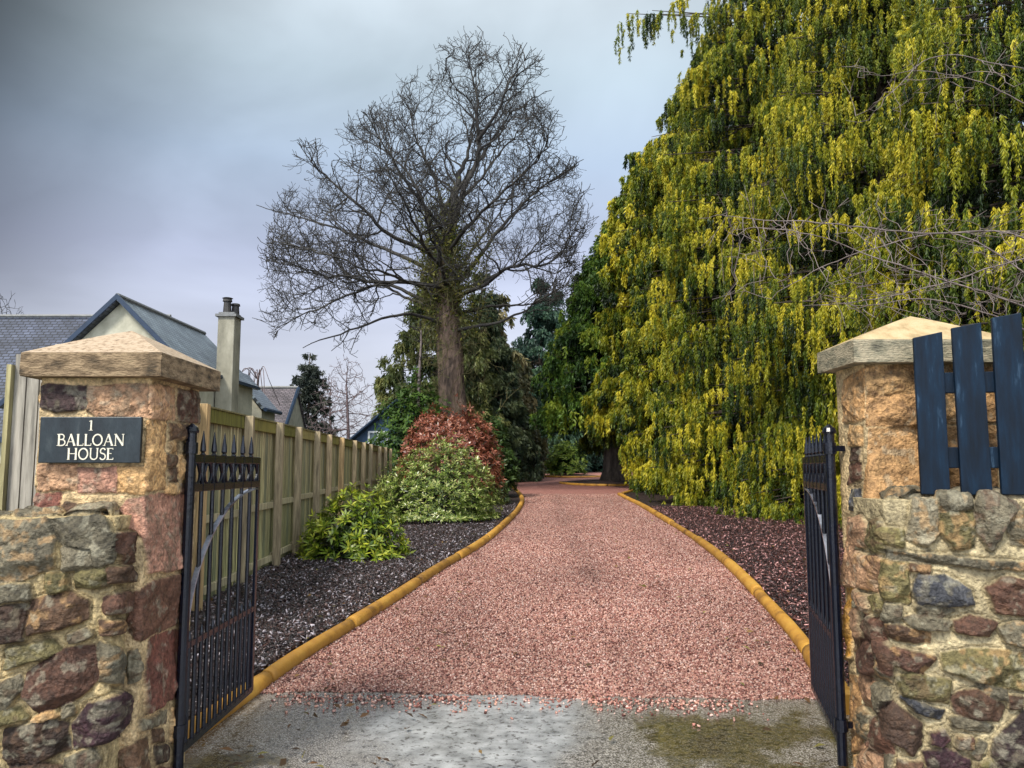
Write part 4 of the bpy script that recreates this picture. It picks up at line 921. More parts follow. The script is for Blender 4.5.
def twigs_at(pos, dirs, n, l, r, g):
    """short forked twigs"""
    P = np.repeat(pos, n, 0); D = norm(np.repeat(dirs, n, 0) + g.normal(size=(len(P), 3)) * .55 + [0, 0, .25]); L = g.uniform(.5, 1, len(P))[:, None] * l
    A = P + D * L * .5; D2 = norm(D + g.normal(size=D.shape) * .35 + [0, 0, .15]); B = A + D2 * L * .5
    D3 = norm(D + g.normal(size=D.shape) * .8); Cc = A + D3 * L * .4
    P0 = np.concatenate([P, A, A]); P1 = np.concatenate([A, B, Cc]); R0 = np.full(len(P0), r); return P0, P1, R0, R0 * .7

def sycamore():
    Y0 = 36.0; g = np.random.default_rng(12)
    def w3(px, py, dy): return at(px, py, Y0 + dy)
    bx = at(456, 468, Y0); bz = float(T(bx[0], Y0)); D = .24
    root = empty('bare_sycamore', (bx[0], Y0, bz), 'tall bare sycamore with wide crown behind the red bush', 'tree')
    limbs = [  # (px,py,dy) lists; first point lies on the trunk
        [(456, 470, 0), (453, 400, 0), (450, 347, 0), (446, 300, 0), (445, 268, 0), (445, 210, 0), (449, 166, .3), (453, 144, .6), (462, 108, 1)],
        [(445, 240, 0), (453, 224, -.3), (467, 184, -1), (478, 157, -1.2), (479, 108, -1.4), (476, 82, -1.5), (470, 58, -1.5)],
        [(478, 140, -1.2), (500, 110, -2), (515, 80, -2.4), (530, 62, -2.5)],
        [(445, 250, 0), (431, 228, .5), (414, 188, 1.2), (392, 162, 1.6), (361, 140, 2)],
        [(446, 268, 0), (422, 248, -.8), (387, 230, -1.8), (361, 210, -2.4), (334, 184, -2.8), (312, 162, -3), (303, 148, -3)],
        [(447, 290, 0), (427, 268, 1), (382, 245, 2.2), (338, 223, 3), (294, 210, 3.6), (277, 206, 4)],
        [(448, 305, 0), (418, 285, -1), (370, 281, -2.4), (325, 272, -3.4), (276, 259, -4)],
        [(449, 320, 0), (427, 303, .6), (382, 286, 1.5), (330, 306, 2.2), (276, 326, 2.6)],
        [(447, 290, 0), (471, 268, .8), (498, 232, 1.8), (524, 206, 2.4), (555, 188, 3), (577, 175, 3.3)],
        [(448, 300, 0), (484, 285, -1), (515, 268, -2), (560, 259, -3), (586, 224, -3.6)],
        [(449, 315, 0), (489, 307, 1), (524, 303, 1.8), (552, 303, 2.4)],
        [(445, 225, 0), (436, 190, 2), (420, 150, 3.5), (408, 110, 4.3), (404, 85, 4.5)],
        [(445, 215, 0), (470, 185, 3), (505, 150, 5), (540, 125, 6)],
        [(446, 255, 0), (470, 225, -3), (510, 185, -5), (545, 150, -6)],
        [(446, 270, 0), (420, 245, -4), (380, 190, -6.5), (350, 150, -7)],
        [(447, 280, 0), (430, 250, 4), (400, 220, 7), (370, 190, 8)],
        [(449, 328, 0), (410, 312, -1.5), (360, 318, -3), (312, 334, -4)], [(449, 332, 0), (495, 322, -1.5), (535, 306, -3), (566, 292, -3.6)], [(447, 292, 0), (438, 240, -4), (428, 196, -6)],
        [(447, 284, 0), (484, 240, 5), (514, 196, 7)], [(446, 290, 0), (400, 272, -5), (340, 246, -7), (300, 225, -7)], [(446, 294, 0), (500, 276, 5), (556, 246, 6.5)], [(446, 205, 0), (484, 160, 1), (520, 110, 2.2), (548, 92, 2.8)],
        [(446, 235, 0), (410, 180, -3), (378, 130, -4), (366, 118, -4.2)], [(447, 312, 0), (400, 296, 4), (345, 280, 6), (300, 290, 6.5)]]
    out = [(275, 338), (264, 318), (260, 275), (266, 245), (270, 215), (284, 190), (296, 165), (299, 141), (313, 139), (327, 162), (338, 182), (345, 168), (341, 150), (343, 125), (370, 108), (395, 104), (405, 90), (400, 72), (420, 66), (432, 48), (450, 39), (475, 36), (500, 41), (520, 49), (544, 60), (541, 75), (528, 86), (532, 96), (551, 105), (559, 125), (556, 140), (566, 155), (576, 170), (587, 190), (593, 205), (589, 225), (580, 240), (577, 270), (562, 303), (535, 313), (500, 296), (470, 288), (440, 292), (400, 304), (370, 320), (352, 350), (325, 338), (300, 322)]
    outp = np.array(out, float); cph, sph = math.cos(PITCH), math.sin(PITCH)
    def proj(P):
        y = P[..., 1] * cph + (P[..., 2] - CAMZ) * sph; z = -P[..., 1] * sph + (P[..., 2] - CAMZ) * cph
        return 512 + FPX * P[..., 0] / y, 384 - FPX * z / y
    gx, gy = np.meshgrid(np.arange(200, 660), np.arange(0, 400)); SDM = poly_sd(gx.astype(float), gy.astype(float), outp)
    def sdm(a_, b_): return SDM[np.clip(b_.astype(int), 0, 399), np.clip(a_.astype(int) - 200, 0, 459)]
    A, B_, RA, RB_ = [], [], [], []; jp, jr = [], []
    def put(P, r0, r1):
        rr_ = np.linspace(r0, r1, len(P)); A.extend(P[:-1]); B_.extend(P[1:]); RA.extend(rr_[:-1]); RB_.extend(rr_[1:]); return rr_
    cur = []          # (start points, directions, lengths, radii) of the next order
    def spawn(P, rr_, step, l0, l1, ang, first, mul):
        s_ = np.r_[0, np.cumsum(np.linalg.norm(np.diff(P, axis=0), axis=1))]; tot = s_[-1]; u = first * tot; az = g.uniform(0, 6.28); o = []
        while u < tot * .985:
            p = np.array([np.interp(u, s_, P[:, k]) for k in range(3)]); i_ = min(np.searchsorted(s_, u), len(P) - 1); d = norm(P[i_] - P[max(i_ - 1, 0)])
            a_ = norm(np.cross(d, [.31, .2, .93])); b_ = np.cross(d, a_); w_ = a_ * math.cos(az) + b_ * math.sin(az); th = R(g.uniform(*ang))
            o.append((p, norm(d * math.cos(th) + w_ * math.sin(th)), mul * g.uniform(l0, l1) * (1 - .22 * u / tot), np.interp(u, s_, rr_) * .62))
            az += 2.4 + g.normal() * .5; u += step * g.uniform(.6, 1.4)
        return o
    kids_ = []
    for li, l in enumerate(limbs):
        P = resample([w3(*p) for p in crom([np.array(q_, float) for q_ in l], 6)], .35)
        w_ = np.cumsum(g.normal(size=P.shape) * .045, 0); P = P + w_ * np.linspace(0, 1.6, len(P))[:, None]
        r0 = [.34, .16, .09, .13, .13, .12, .12, .11, .13, .12, .10, .11, .11, .11, .11, .11, .09, .09, .10, .10, .10, .10, .10, .10, .10][li]
        if li == 0: P = P[P[:, 2] > at(0, 330, Y0)[2]]
        rr_ = put(P, r0, .018); te = norm(P[-1] - P[-3]); kids_ += [(P[-m_], norm(te + g.normal(size=3) * .45), g.uniform(1.2, 2.2), .03) for m_ in (1, 1, 1, 3, 4, 6)]; kids_ += spawn(P, rr_, .40, 2.4, 4.2, (24, 58), .42 if li else .50, 1.0)
        jp += list(P); jr += list(rr_)
    tips = []
    def order(lst, seg, wig, up, rmax, r1, step, l0, l1, ang, first, tol):
        nxt = []
        for p, d, L, r_ in lst:
            n_ = max(3, int(L / seg)); t_ = g.normal() * tol + 1.0; P = [p]; d = d.copy()
            for _ in range(n_):
                d = norm(d + g.normal(size=3) * wig + np.array([0, 0, up * (1 - abs(d[2]))])); q_ = P[-1] + d * seg
                P.append(q_)
            P = np.array(P); px_, py_ = proj(P); dy_ = np.abs(P[:, 1] - Y0)
            ok = (sdm(px_, py_) > -t_) & (dy_ < 7.2)
            c = len(P) if ok.all() else int(np.argmin(ok))
            if c < 2: continue
            P = P[:c]; rr_ = put(P, min(r_, rmax), r1)
            if step: nxt += spawn(P, rr_, step, l0, l1, ang, first, 1.0) + [(P[-1], norm(P[-1] - P[-2] + g.normal(size=3) * .35), l1 * .6, r1) for _k in ((0, 1) if seg > .2 else ())]
        return nxt
    k1 = order(kids_, .26, .24, .09, .06, .015, .28, .8, 1.9, (26, 60), .42, 5.0)
    k2 = order(k1, .17, .30, .16, .021, .012, .155, .3, .75, (25, 65), .30, 6.0)
    order(k2, .12, .34, .20, .0135, .0105, 0, 0, 0, (0, 0), 0, 7.0)
    print('sycamore', len(k1), len(k2), len(A))
    A, B_, RA, RB_ = map(np.array, (A, B_, RA, RB_)); thick = RA > .028
    V, F = tubes(A[thick] - norm(B_[thick] - A[thick]) * RA[thick][:, None] * .3, B_[thick], RA[thick], RB_[thick], 8); V2, F2 = tubes(A[~thick], B_[~thick], RA[~thick], RB_[~thick], 3)
    pos, rad = np.array(jp), np.array(jr)
    obj('branches', V, F, M['twig'], root, smooth=True); obj('twigs', V2, F2, M['twig'], root)
    # bole with flared foot and bark relief
    tp = np.array([w3(457, 476, 0), w3(455, 455, 0), w3(454, 420, 0), w3(452, 380, 0), w3(450, 345, 0), w3(447, 310, 0), w3(445, 280, 0), w3(445, 250, 0)])
    tp = crom(tp, 8); s = np.linspace(0, 1, len(tp)); rr = np.interp(s, [0, .1, .3, .6, .8, 1], [1.0, .70, .58, .52, .45, .38])
    V, F = ptube(tp, rr, 64); ang = np.tile(np.arange(64), len(tp)) * 2 * math.pi / 64; zz = V[:, 2]
    c = np.repeat(tp, 64, 0); d = V - c; nz = fbm(np.cos(ang) * 2.2 + 5 + zz * .25, np.sin(ang) * 2.2 + zz * .35 + 9, 4) - .5; rg = np.abs(fbm(ang * 5 + 2, zz * .9, 15, 3) - .5) - .12; V = c + d * (1 + .55 * nz + .28 * rg)[:, None]
    obj('trunk', V, F, M['mossbark'], root, smooth=True)
    # ivy and moss growing on trunk and lower limbs
    sel = np.where((rad > .10) & (pos[:, 2] < at(0, 225, Y0)[2]) & (np.abs(pos[:, 0] - bx[0]) < 1.5))[0]
    k = g.choice(sel, 6000); P = pos[k] + g.normal(size=(6000, 3)) * np.array([.38, .38, .9]); k2 = P[:, 2] > 1; P = P[k2]
    k3 = g.choice(len(P), 700); sh = P[k3]; d3 = norm(g.normal(size=(700, 3)) + [0, 0, .5]); b3 = twigs_at(np.concatenate([sh, np.array([at(453, 370, Y0)]) + g.normal(size=(160, 3)) * [.75, .7, 1.8]]), np.concatenate([d3, norm(g.normal(size=(160, 3)) + [0, 0, .6])]), 2, 1.3, .010, g); V, F = tubes(*b3, 4); obj('shoots', V, F, M['mosstwig'], root)
    C = np.array([(.10, .12, .015), (.06, .08, .015), (.18, .17, .02)])[g.integers(0, 3, len(P))]
    D_ = g.normal(size=(len(P), 3)); D_[:, 2] -= 1
    V, F, C = leaves(P, D_, g.uniform(.10, .2, len(P)), g.uniform(.06, .10, len(P)), C); obj('ivy', V, F, M['leaf'], root, col=C)
sycamore()

def conifer(name, label, base, H, Rb, n, tassels, pal, g, prof, leafL=.13, leafW=.055, droop=1.0, group=None, tl=(.5, 1.0), start=.04, st=8, per=3, cat='tree', clipx=None, trunk=.35, fill=.35, lump=.28, cull=None, extra=None, jit=.28):
    """tapered trunk with limbs; every limb ends in an arched spray from which leafy tassels hang"""
    bx, by = base; bz = float(T(bx, by)); root = empty(name, (bx, by, bz), label, cat, group)
    # limb ends
    h = start + (1 - start) * g.random(n * 3) ** 1.15; a = g.uniform(0, 2 * math.pi, n * 3)
    rp = np.interp(h, *prof) * Rb
    keep = g.random(n * 3) < np.clip(rp / Rb, .12, 1); h, a, rp = h[keep][:n], a[keep][:n], rp[keep][:n]; n = len(h)
    lum = 1 + lump * 2 * (fbm(a * 1.9 + 3, h * H * .42, int(bx * 10) & 255, 3) - .5) + g.normal(size=n) * .05
    inner = g.random(n) < fill; fr = np.where(inner, g.uniform(.45, .8, n), g.uniform(.88, 1.04, n)); rr = rp * lum * fr
    out = np.stack([np.cos(a), np.sin(a), 0 * a], 1); tan = np.stack([-np.sin(a), np.cos(a), 0 * a], 1)
    E = np.stack([bx + rr * np.cos(a), by + rr * np.sin(a), bz + h * H], 1)
    if cull is not None:
        k = cull(E); E, out, tan, h, rp, rr, inner = E[k], out[k], tan[k], h[k], rp[k], rr[k], inner[k]; n = len(E)
    if extra is not None:
        X_ = np.array(extra, float); ne = len(X_); E = np.concatenate([E, X_]); out = np.concatenate([out, np.tile([[-1., 0, 0]], (ne, 1))]); tan = np.concatenate([tan, np.tile([[0, -1., 0]], (ne, 1))])
        h = np.r_[h, (X_[:, 2] - bz) / H]; rp = np.r_[rp, np.full(ne, 3.)]; rr = np.r_[rr, np.full(ne, 3.)]; inner = np.r_[inner, np.zeros(ne, bool)]; a = np.r_[a[:n], np.full(ne, 3.)]; n += ne
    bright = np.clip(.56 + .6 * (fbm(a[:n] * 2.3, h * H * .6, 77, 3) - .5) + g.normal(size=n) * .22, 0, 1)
    # limbs
    A0 = np.stack([np.full(n, bx), np.full(n, by), E[:, 2] + rr * .15], 1); A0[:, 2] = np.minimum(A0[:, 2], bz + H * .97)
    k = g.random(n) < .5; V, F = tubes(A0[k], E[k], np.full(k.sum(), .045), np.full(k.sum(), .012), 4)
    LV, LF = V, F
    tp = [(bx, by, bz - .1), (bx, by, bz + .5), (bx, by, bz + H * .4), (bx, by, bz + H * .97)]; V, F = ptube(resample(tp, .8), np.interp(np.linspace(0, 1, len(resample(tp, .8))), [0, .06, .4, 1], [trunk * 1.5, trunk, trunk * .7, .03]), 14); mb = MB(); mb.add(V, F); mb.add(LV, LF); mb.build('trunk', M['bark'], root, smooth=True)
    # tassels hung from each spray
    m = n * tassels; ci = np.repeat(np.arange(n), tassels); wd = g.normal(size=m) * .36 * np.repeat(g.uniform(.7, 1.35, n), tassels); ar = g.uniform(-.5, .35, m)
    sc_ = np.repeat(g.uniform(.7, 1.3, n), tassels)
    P = E[ci] + tan[ci] * (wd * sc_)[:, None] + out[ci] * (ar * sc_)[:, None]; P[:, 2] -= (wd ** 2 * .55 + np.maximum(ar, 0) * .5 + g.uniform(0, .2, m)) * sc_
    ln = g.uniform(*tl, m) * sc_ * (1 - .35 * np.clip(np.abs(wd), 0, 1))
    q_ = np.repeat(np.arange(m), st * per); t = np.tile(np.repeat(np.linspace(.02, 1, st), per), m); t = np.clip(t + g.uniform(-.06, .06, len(t)), 0, 1)
    sw = out[ci] * g.uniform(-.05, .3, m)[:, None] + g.normal(size=(m, 3)) * .12; sw[:, 2] = 0
    B = P[q_] + sw[q_] * (ln[q_] * t)[:, None] * (1.2 - t)[:, None]; B[:, 2] -= ln[q_] * t * droop - .12 * np.sin(t * 3.1) * ln[q_]
    D = g.normal(size=(len(q_), 3)) * jit + out[ci[q_]] * .22; D[:, 2] -= .9 * droop; B += g.normal(size=B.shape) * leafW * .55
    wid = 1 - .55 * t
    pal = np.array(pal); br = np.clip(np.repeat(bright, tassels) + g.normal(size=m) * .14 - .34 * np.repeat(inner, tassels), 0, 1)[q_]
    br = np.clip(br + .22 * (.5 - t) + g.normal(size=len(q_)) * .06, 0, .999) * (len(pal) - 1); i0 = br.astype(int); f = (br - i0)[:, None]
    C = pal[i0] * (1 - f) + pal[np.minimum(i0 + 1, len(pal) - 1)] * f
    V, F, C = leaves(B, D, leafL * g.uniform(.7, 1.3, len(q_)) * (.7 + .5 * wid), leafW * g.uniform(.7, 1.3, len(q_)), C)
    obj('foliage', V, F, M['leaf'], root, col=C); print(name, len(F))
    return root
GOLD = [(.010, .022, .005), (.032, .062, .006), (.10, .14, .008), (.235, .245, .012), (.40, .36, .018), (.58, .49, .032)]
GREEN = [(.006, .016, .007), (.014, .036, .010), (.03, .065, .014), (.06, .10, .018), (.11, .14, .02)]
DARK = [(.02, .032, .02), (.04, .065, .032), (.08, .11, .05), (.14, .17, .07)]
FULL = ([0, .03, .15, .45, .75, 1], [.82, .95, 1, .86, .5, .05])
gg = lambda s: np.random.default_rng(s)
front = lambda E: (E[:, 0] < 12.5)
SK = 'weeping golden cypresses along the right of the drive'
WL = dict(leafL=.085, leafW=.021, st=9, per=8, fill=.40, jit=.31, group=SK, tl=(.30, .80))
F2 = ([0, .03, .15, .45, .72, 1], [.78, .92, 1, .9, .72, .06])
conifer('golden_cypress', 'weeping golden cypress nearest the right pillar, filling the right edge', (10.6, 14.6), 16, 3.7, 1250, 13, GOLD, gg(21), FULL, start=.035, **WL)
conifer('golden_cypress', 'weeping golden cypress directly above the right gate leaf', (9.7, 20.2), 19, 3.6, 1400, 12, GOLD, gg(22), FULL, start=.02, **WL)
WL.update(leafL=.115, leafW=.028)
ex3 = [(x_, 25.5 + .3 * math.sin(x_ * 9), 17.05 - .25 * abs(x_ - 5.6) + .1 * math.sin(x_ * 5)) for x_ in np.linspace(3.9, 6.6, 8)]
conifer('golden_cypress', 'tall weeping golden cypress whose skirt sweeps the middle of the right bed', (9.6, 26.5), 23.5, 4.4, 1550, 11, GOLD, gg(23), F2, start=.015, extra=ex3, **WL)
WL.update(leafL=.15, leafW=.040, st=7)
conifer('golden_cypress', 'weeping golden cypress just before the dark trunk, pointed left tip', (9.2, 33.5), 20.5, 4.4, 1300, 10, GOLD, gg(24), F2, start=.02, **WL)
conifer('green_cypress', 'darker green cypress over the thick dark trunk on the island', (5.6, 44), 14.6, 4.0, 640, 9, [(.010, .026, .007), (.028, .070, .012), (.07, .14, .018), (.15, .24, .024), (.28, .33, .03)], gg(25), ([0, .1, .25, .5, .8, 1], [.5, .9, 1, .86, .45, .05]), .22, .08, start=.27, trunk=.62, per=5, jit=.4)
WL.update(leafL=.21, leafW=.07)
conifer('golden_cypress', 'golden cypress behind the second trunk at the far end of the row', (7.6, 47), 20, 3.6, 560, 9, GOLD[:5], gg(26), F2, start=.12, trunk=.42, **WL)
conifer('golden_cypress', 'golden cypress rising between the dark trunk tree and the pointed one', (8.3, 38.5), 18, 4.3, 640, 9, GOLD, gg(27), F2, start=.17, trunk=.4, **WL)
# dark wood behind the sycamore
SPR = ([0, .06, .2, .5, .8, 1], [.8, 1, .95, .62, .28, .03])
conifer('dark_spruce', 'dark spruce with lit hanging boughs left behind the sycamore trunk', (-4.1, 45), 12.5, 3.4, 290, 9, [(.03, .05, .022), (.07, .095, .032), (.15, .175, .05), (.26, .26, .085)], gg(31), ([0, .1, .3, .6, 1], [.75, .95, 1, .8, .1]), .26, .09, .7, start=.12, trunk=.4)
conifer('dark_spruce', 'narrow dark spruce directly behind the sycamore trunk', (-1.8, 47), 12.5, 2.8, 300, 9, DARK, gg(32), SPR, .26, .10, .7, start=.06)
BK = 'distant conifers closing the end of the drive'
for i, (px, Y, H, Rb, lab) in enumerate(((499, 52, 12.5, 2.7, 'brownish conifer right behind the sycamore'), (541, 66, 16.5, 4.2, 'blue green conifer at the end of the drive'), (556, 84, 20, 4.6, 'tall hazy conifer between sycamore and green cypress'),
                                         (585, 74, 14, 3.8, 'conifer behind the green cypress crown'), (520, 86, 15, 4.2, 'far conifer just right of the red bush'), (470, 80, 14, 4.4, 'far conifer behind the red bush'))):
    x = (px - 512) / 800 * Y
    pal = [(.04, .045, .02), (.10, .10, .04), (.19, .165, .07), (.28, .23, .11)] if i == 0 else [(.010, .026, .018), (.02, .05, .034), (.04, .085, .05), (.07, .125, .065)]
    conifer('dark_conifer', lab, (x, Y), H, Rb, 260, 8, pal, gg(40 + i), SPR, .34, .14, .7, start=.015, group=BK, tl=(.6, 1.2))

def shrub(name, label, c, rx, ry, h, n, L, W, pal, g, whorl=7, m='leaf', stems=14, cat='shrub', flat=.0, rag=.18, updir=.5, skirt=.0, group=None, stemm='bark', inner=.45):
    bx, by = c; bz = float(T(bx, by)); root = empty(name, (bx, by, bz), label, cat, group)
    k = n * 3; d = norm(g.normal(size=(k, 3))); d[:, 2] = np.abs(d[:, 2]) - skirt * g.random(k); d = norm(d)
    r = np.where(g.random(k) < inner, g.uniform(.45, .9, k), g.uniform(.9, 1.04, k)); lum = 1 + rag * 2 * (fbm(np.arctan2(d[:, 1], d[:, 0]) * 2 + 4, d[:, 2] * 3 + 2, int(bx * 7) & 255, 3) - .5) + g.normal(size=k) * .03
    P = np.stack([bx + d[:, 0] * rx * r * lum, by + d[:, 1] * ry * r * lum, bz + h * (.0 + .98 * (np.maximum(d[:, 2], 0) ** (1 - flat)) * r * lum) + .10 * h + skirt * .0], 1)
    P = P[P[:, 2] > bz + .08][:n]; d = d[:n]; r = r[:n]; n = len(P)
    ax = norm(d[:n] * np.array([1, 1, .6]) + np.array([0, 0, updir]) + g.normal(size=(n, 3)) * .25)
    b1 = norm(np.cross(ax, g.normal(size=(n, 3)))); b2 = np.cross(ax, b1)
    q_ = np.repeat(np.arange(n), whorl); w_ = np.tile(np.arange(whorl) * 2 * math.pi / whorl, n) + g.uniform(-.3, .3, n * whorl); el = g.uniform(-.25, .75, n * whorl)
    D = (b1[q_] * np.cos(w_)[:, None] + b2[q_] * np.sin(w_)[:, None]) * np.cos(el)[:, None] + ax[q_] * np.sin(el)[:, None]
    pal = np.array(pal); br = np.clip(.62 * (r[q_] - .45) / .6 + .28 * el + g.normal(size=len(q_)) * .16 + .1 + .3 * (fbm(P[q_, 0] * 3, P[q_, 2] * 3 + P[q_, 1], 9) - .5), 0, .999) * (len(pal) - 1)  # inner leaves get darker colours, painting the shade inside the bush
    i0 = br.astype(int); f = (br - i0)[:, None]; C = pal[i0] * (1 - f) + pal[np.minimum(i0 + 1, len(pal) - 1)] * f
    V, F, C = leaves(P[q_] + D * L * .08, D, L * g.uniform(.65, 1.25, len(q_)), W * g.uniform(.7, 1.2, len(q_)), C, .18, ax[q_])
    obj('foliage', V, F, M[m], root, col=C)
    e = P[g.integers(0, n, stems)]; s = np.array([bx, by, bz]) + g.normal(size=(stems, 3)) * np.array([.12 * rx, .12 * ry, 0]); mid = (s + e) / 2 + [0, 0, .12 * h]
    V1, F1 = tubes(np.concatenate([s, mid]), np.concatenate([mid, e]), np.full(2 * stems, .014), np.full(2 * stems, .008), 5); obj('stems', V1, F1, M[stemm], root)
    return root
g0 = ground(352, 562)
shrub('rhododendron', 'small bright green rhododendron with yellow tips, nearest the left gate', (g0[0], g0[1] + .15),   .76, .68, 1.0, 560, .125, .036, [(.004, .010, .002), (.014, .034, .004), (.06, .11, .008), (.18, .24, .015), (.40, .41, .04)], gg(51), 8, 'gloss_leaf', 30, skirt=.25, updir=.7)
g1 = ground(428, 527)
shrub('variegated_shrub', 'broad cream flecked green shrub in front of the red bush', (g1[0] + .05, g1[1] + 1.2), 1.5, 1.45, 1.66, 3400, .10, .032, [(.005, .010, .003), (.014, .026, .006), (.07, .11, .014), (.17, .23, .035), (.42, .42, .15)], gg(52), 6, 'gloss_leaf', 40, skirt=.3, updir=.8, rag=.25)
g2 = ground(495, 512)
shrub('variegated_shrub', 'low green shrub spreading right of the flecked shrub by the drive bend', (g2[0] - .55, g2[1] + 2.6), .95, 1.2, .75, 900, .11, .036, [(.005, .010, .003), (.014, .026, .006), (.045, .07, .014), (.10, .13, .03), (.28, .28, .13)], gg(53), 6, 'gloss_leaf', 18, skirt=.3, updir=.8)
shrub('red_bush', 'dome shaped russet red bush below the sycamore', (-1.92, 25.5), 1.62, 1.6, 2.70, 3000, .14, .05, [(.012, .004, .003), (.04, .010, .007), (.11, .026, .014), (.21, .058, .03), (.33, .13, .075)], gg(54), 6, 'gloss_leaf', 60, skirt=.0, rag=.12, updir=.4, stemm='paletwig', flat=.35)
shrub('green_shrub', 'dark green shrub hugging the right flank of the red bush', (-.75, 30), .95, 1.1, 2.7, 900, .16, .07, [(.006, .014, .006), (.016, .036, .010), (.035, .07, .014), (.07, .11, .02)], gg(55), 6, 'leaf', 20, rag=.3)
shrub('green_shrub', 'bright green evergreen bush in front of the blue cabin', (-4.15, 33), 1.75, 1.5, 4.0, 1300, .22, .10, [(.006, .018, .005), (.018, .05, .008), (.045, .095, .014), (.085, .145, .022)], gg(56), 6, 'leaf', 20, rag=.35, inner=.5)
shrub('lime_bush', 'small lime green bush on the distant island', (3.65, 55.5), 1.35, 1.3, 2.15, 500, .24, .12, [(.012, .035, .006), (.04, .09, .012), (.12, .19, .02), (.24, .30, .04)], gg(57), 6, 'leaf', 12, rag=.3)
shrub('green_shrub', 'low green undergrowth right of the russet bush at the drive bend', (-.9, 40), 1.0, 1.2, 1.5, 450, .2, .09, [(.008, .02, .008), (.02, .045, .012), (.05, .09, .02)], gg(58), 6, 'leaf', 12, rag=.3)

def bare(name, label, base, H, spread, n, rl, m, g, D=.22, trunk_r=.12, group=None, cat='tree', prof=None, dk=.35, di=2.0):
    bx, by = base; bz = float(T(bx, by)); root = empty(name, (bx, by, bz), label, cat, group)
    h = .18 + .82 * g.random(n); a = g.uniform(0, 6.28, n); pr = np.interp(h, [.15, .4, .7, 1], prof or [.5, 1, .8, .15]); r = spread * pr * np.sqrt(g.random(n))
    att = np.stack([bx + r * np.cos(a), by + r * np.sin(a), bz + h * H], 1)
    st = resample([(bx, by, bz), (bx + .1, by, bz + H * .35), (bx - .05, by, bz + H * .7)], D); pos, par = colonize(list(st), [-1] + list(range(len(st) - 1)), att, D, di, dk, 60, .25, .15, g)
    rad, ch = radii(pos, par, rl, 2.2); rad = rad * min(1, trunk_r / rad[0]); rad = np.maximum(rad, rl)
    V0, F0 = branch_mesh(pos, par, rad, 4)
    tip = np.where((ch == 0) & (par >= 0))[0]
    a0 = twigs_at(pos[tip], norm(pos[tip] - pos[par[tip]]), 2, H * .07, rl * .8, g); V, F = tubes(*a0, 4); obj('branches', np.concatenate([V0, V]), np.concatenate([F0, F + len(V0)]), M[m], root)
    return root
x = lambda px, Y: (px - 512) / 800 * Y
bare('bare_birch', 'reddish bare birch behind the fence, right of the thin pine', (x(347, 50), 50), 7.6, 2.7, 900, .013, 'birchtwig', gg(61), .25)
bare('bare_birch', 'faint bare birch top between the thin pine and the larger birch', (x(330, 60), 60), 7.4, 2.2, 500, .014, 'birchtwig', gg(62), .28)
bare('bare_tree', 'bare tree top above the slate roof at the left edge', (x(-8, 55), 55), 12.6, 3.6, 800, .016, 'twig', gg(63), .3)
conifer('thin_pine', 'thin open pine standing behind the brown roofed house', (x(308, 52), 52), 8.3, 1.7, 95, 7, [(.02, .03, .025), (.045, .055, .04), (.08, .09, .06)], gg(64), ([0, .1, .4, .8, 1], [.5, 1, .85, .4, .05]), .26, .07, .4, start=.25, trunk=.12)
# slim pale trunk left of the sycamore bole
bt = empty('birch_trunk', (x(419, 34), 34, float(T(0, 34))), 'slim pale birch trunk just left of the sycamore trunk', 'tree')
P = np.array([at(420, 470, 34), at(419, 430, 34), at(419, 380, 34), at(420, 360, 34), at(421, 345, 34), at(421, 330, 34)]); V, F = ptube(crom(P, 6), np.linspace(.10, .03, 31), 10); obj('trunk', V, F, M['paletwig'], bt, smooth=True)
g = gg(66); a_ = P[g.integers(2, 6, 22)] + g.normal(size=(22, 3)) * .1; b_ = a_ + np.stack([g.normal(size=22) * .9, g.normal(size=22) * .7, g.uniform(.1, .9, 22)], 1); V, F = tubes(a_, b_, np.full(22, .018), np.full(22, .008), 4); obj('branches', V, F, M['twig'], bt)
# weeping garden tree by the chimney
wt = empty('weeping_tree', (x(262, 34), 34, float(T(0, 34))), 'small bare weeping tree arching beside the chimney', 'tree')
g = gg(67); mb = MB(); top = at(258, 380, 34); V, F = ptube([(top[0], 34, .5), (top[0] - .05, 34, 3), tuple(top)], [.09, .07, .05], 8); obj('trunk', V, F, M['bark'], wt)
for i in range(12):
    ex = top[0] + g.uniform(-.9, 1.0); V, F = ptube(crom([tuple(top), ((top[0] + ex) / 2, 34 + g.normal() * .3, top[2] + .35 + g.uniform(0, .2)), (ex, 34 + g.normal() * .5, top[2] - .1), (ex + .06, 34 + g.normal() * .5, top[2] - g.uniform(.8, 1.4))], 6), .016, 4); mb.add(V, F)
mb.build('branches', M['birchtwig'], wt)
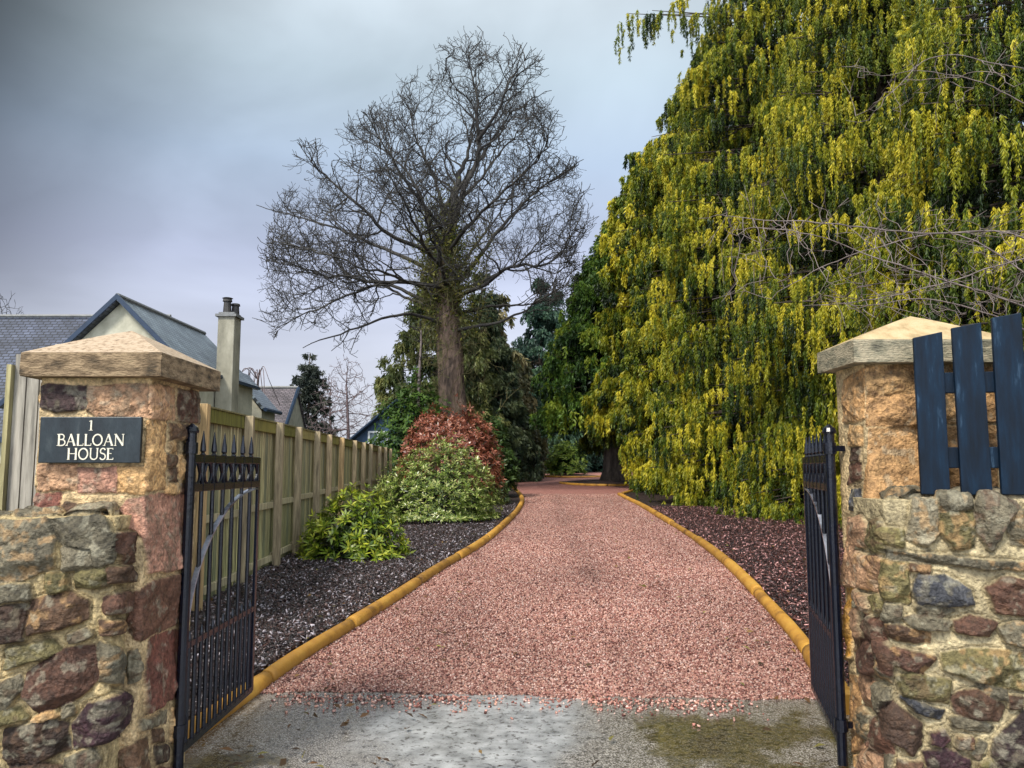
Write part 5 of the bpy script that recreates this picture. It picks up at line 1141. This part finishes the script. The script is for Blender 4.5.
# bare tree whose pale branches reach in front of the cypresses from the right
def reach():
    g = gg(71); Y = 8.2; root = empty('bare_tree', (7.6, 8.6, float(T(0, 8.6))), 'bare pale twigged branches reaching in from the right across the cypress', 'tree')
    limbs = [[(1160, 330), (1024, 237), (930, 233), (840, 224), (760, 217), (722, 213)], [(1160, 360), (1060, 320), (985, 295), (930, 278), (880, 262), (815, 240), (760, 232)], [(1160, 330), (1060, 262), (1000, 264), (960, 276), (905, 290), (860, 296), (800, 300)],
             [(1180, 300), (1080, 150), (1000, 92), (930, 74), (880, 78)], [(1180, 260), (1060, 90), (980, 60), (930, 58), (890, 92)], [(1160, 400), (1060, 350), (1000, 318), (940, 300), (900, 300), (850, 306)], [(1150, 330), (1060, 290), (1000, 250), (950, 232), (880, 245), (830, 262), (775, 290)]]
    pos, par = [], []; D = .10
    trunk = resample([(7.6, 8.6, 0), (7.5, 8.5, 1.6), (7.3, 8.4, 2.8), (7.2, 8.3, 4.6)], D); pos += list(trunk); par += [-1] + list(range(len(trunk) - 1))
    for l in limbs:
        dy = g.uniform(-.9, .9); P = np.array([at(p[0], p[1], Y + dy * (i / len(l)) + g.uniform(-.08, .08)) for i, p in enumerate(l)]); P = resample(crom(P, 6), D); P += np.cumsum(g.normal(size=P.shape) * .006, 0)
        k = int(np.linalg.norm(trunk - P[0], axis=1).argmin()); P = np.concatenate([resample([trunk[k], P[0]], D)[1:-1], P]); s = len(pos); pos += list(P); par += [k] + list(range(s, s + len(P) - 1))
    n = 330; px = np.concatenate([g.uniform(715, 1060, 150), g.uniform(840, 1060, 150), g.uniform(850, 1060, 30)]); py = np.concatenate([g.uniform(205, 300, 150), g.uniform(262, 322, 150), g.uniform(50, 130, 30)])
    att = np.array([at(a, b, Y + g.uniform(-1.1, 1.1)) for a, b in zip(px, py)])
    pos, par = colonize(pos, par, att, D, 1.3, .16, 40, .35, .0, g)
    rad, ch = radii(pos, par, .0042, 2.6); rad = np.clip(rad * .62, .0034, .15)
    V0, F0 = branch_mesh(pos, par, rad, 6)
    tip = np.where((ch == 0) & (par >= 0))[0]; sub = np.where((ch == 1) & (rad < .012))[0]; sub = sub[g.random(len(sub)) < .16]
    a0 = twigs_at(np.concatenate([pos[tip], pos[sub]]), norm(np.concatenate([pos[tip] - pos[par[tip]], pos[sub] - pos[par[sub]] + g.normal(size=(len(sub), 3)) * .08])), 1, .4, .0032, g); V, F = tubes(*a0, 4); obj('branches', np.concatenate([V0, V]), np.concatenate([F0, F + len(V0)]), M['paletwig'], root, smooth=True)
reach()
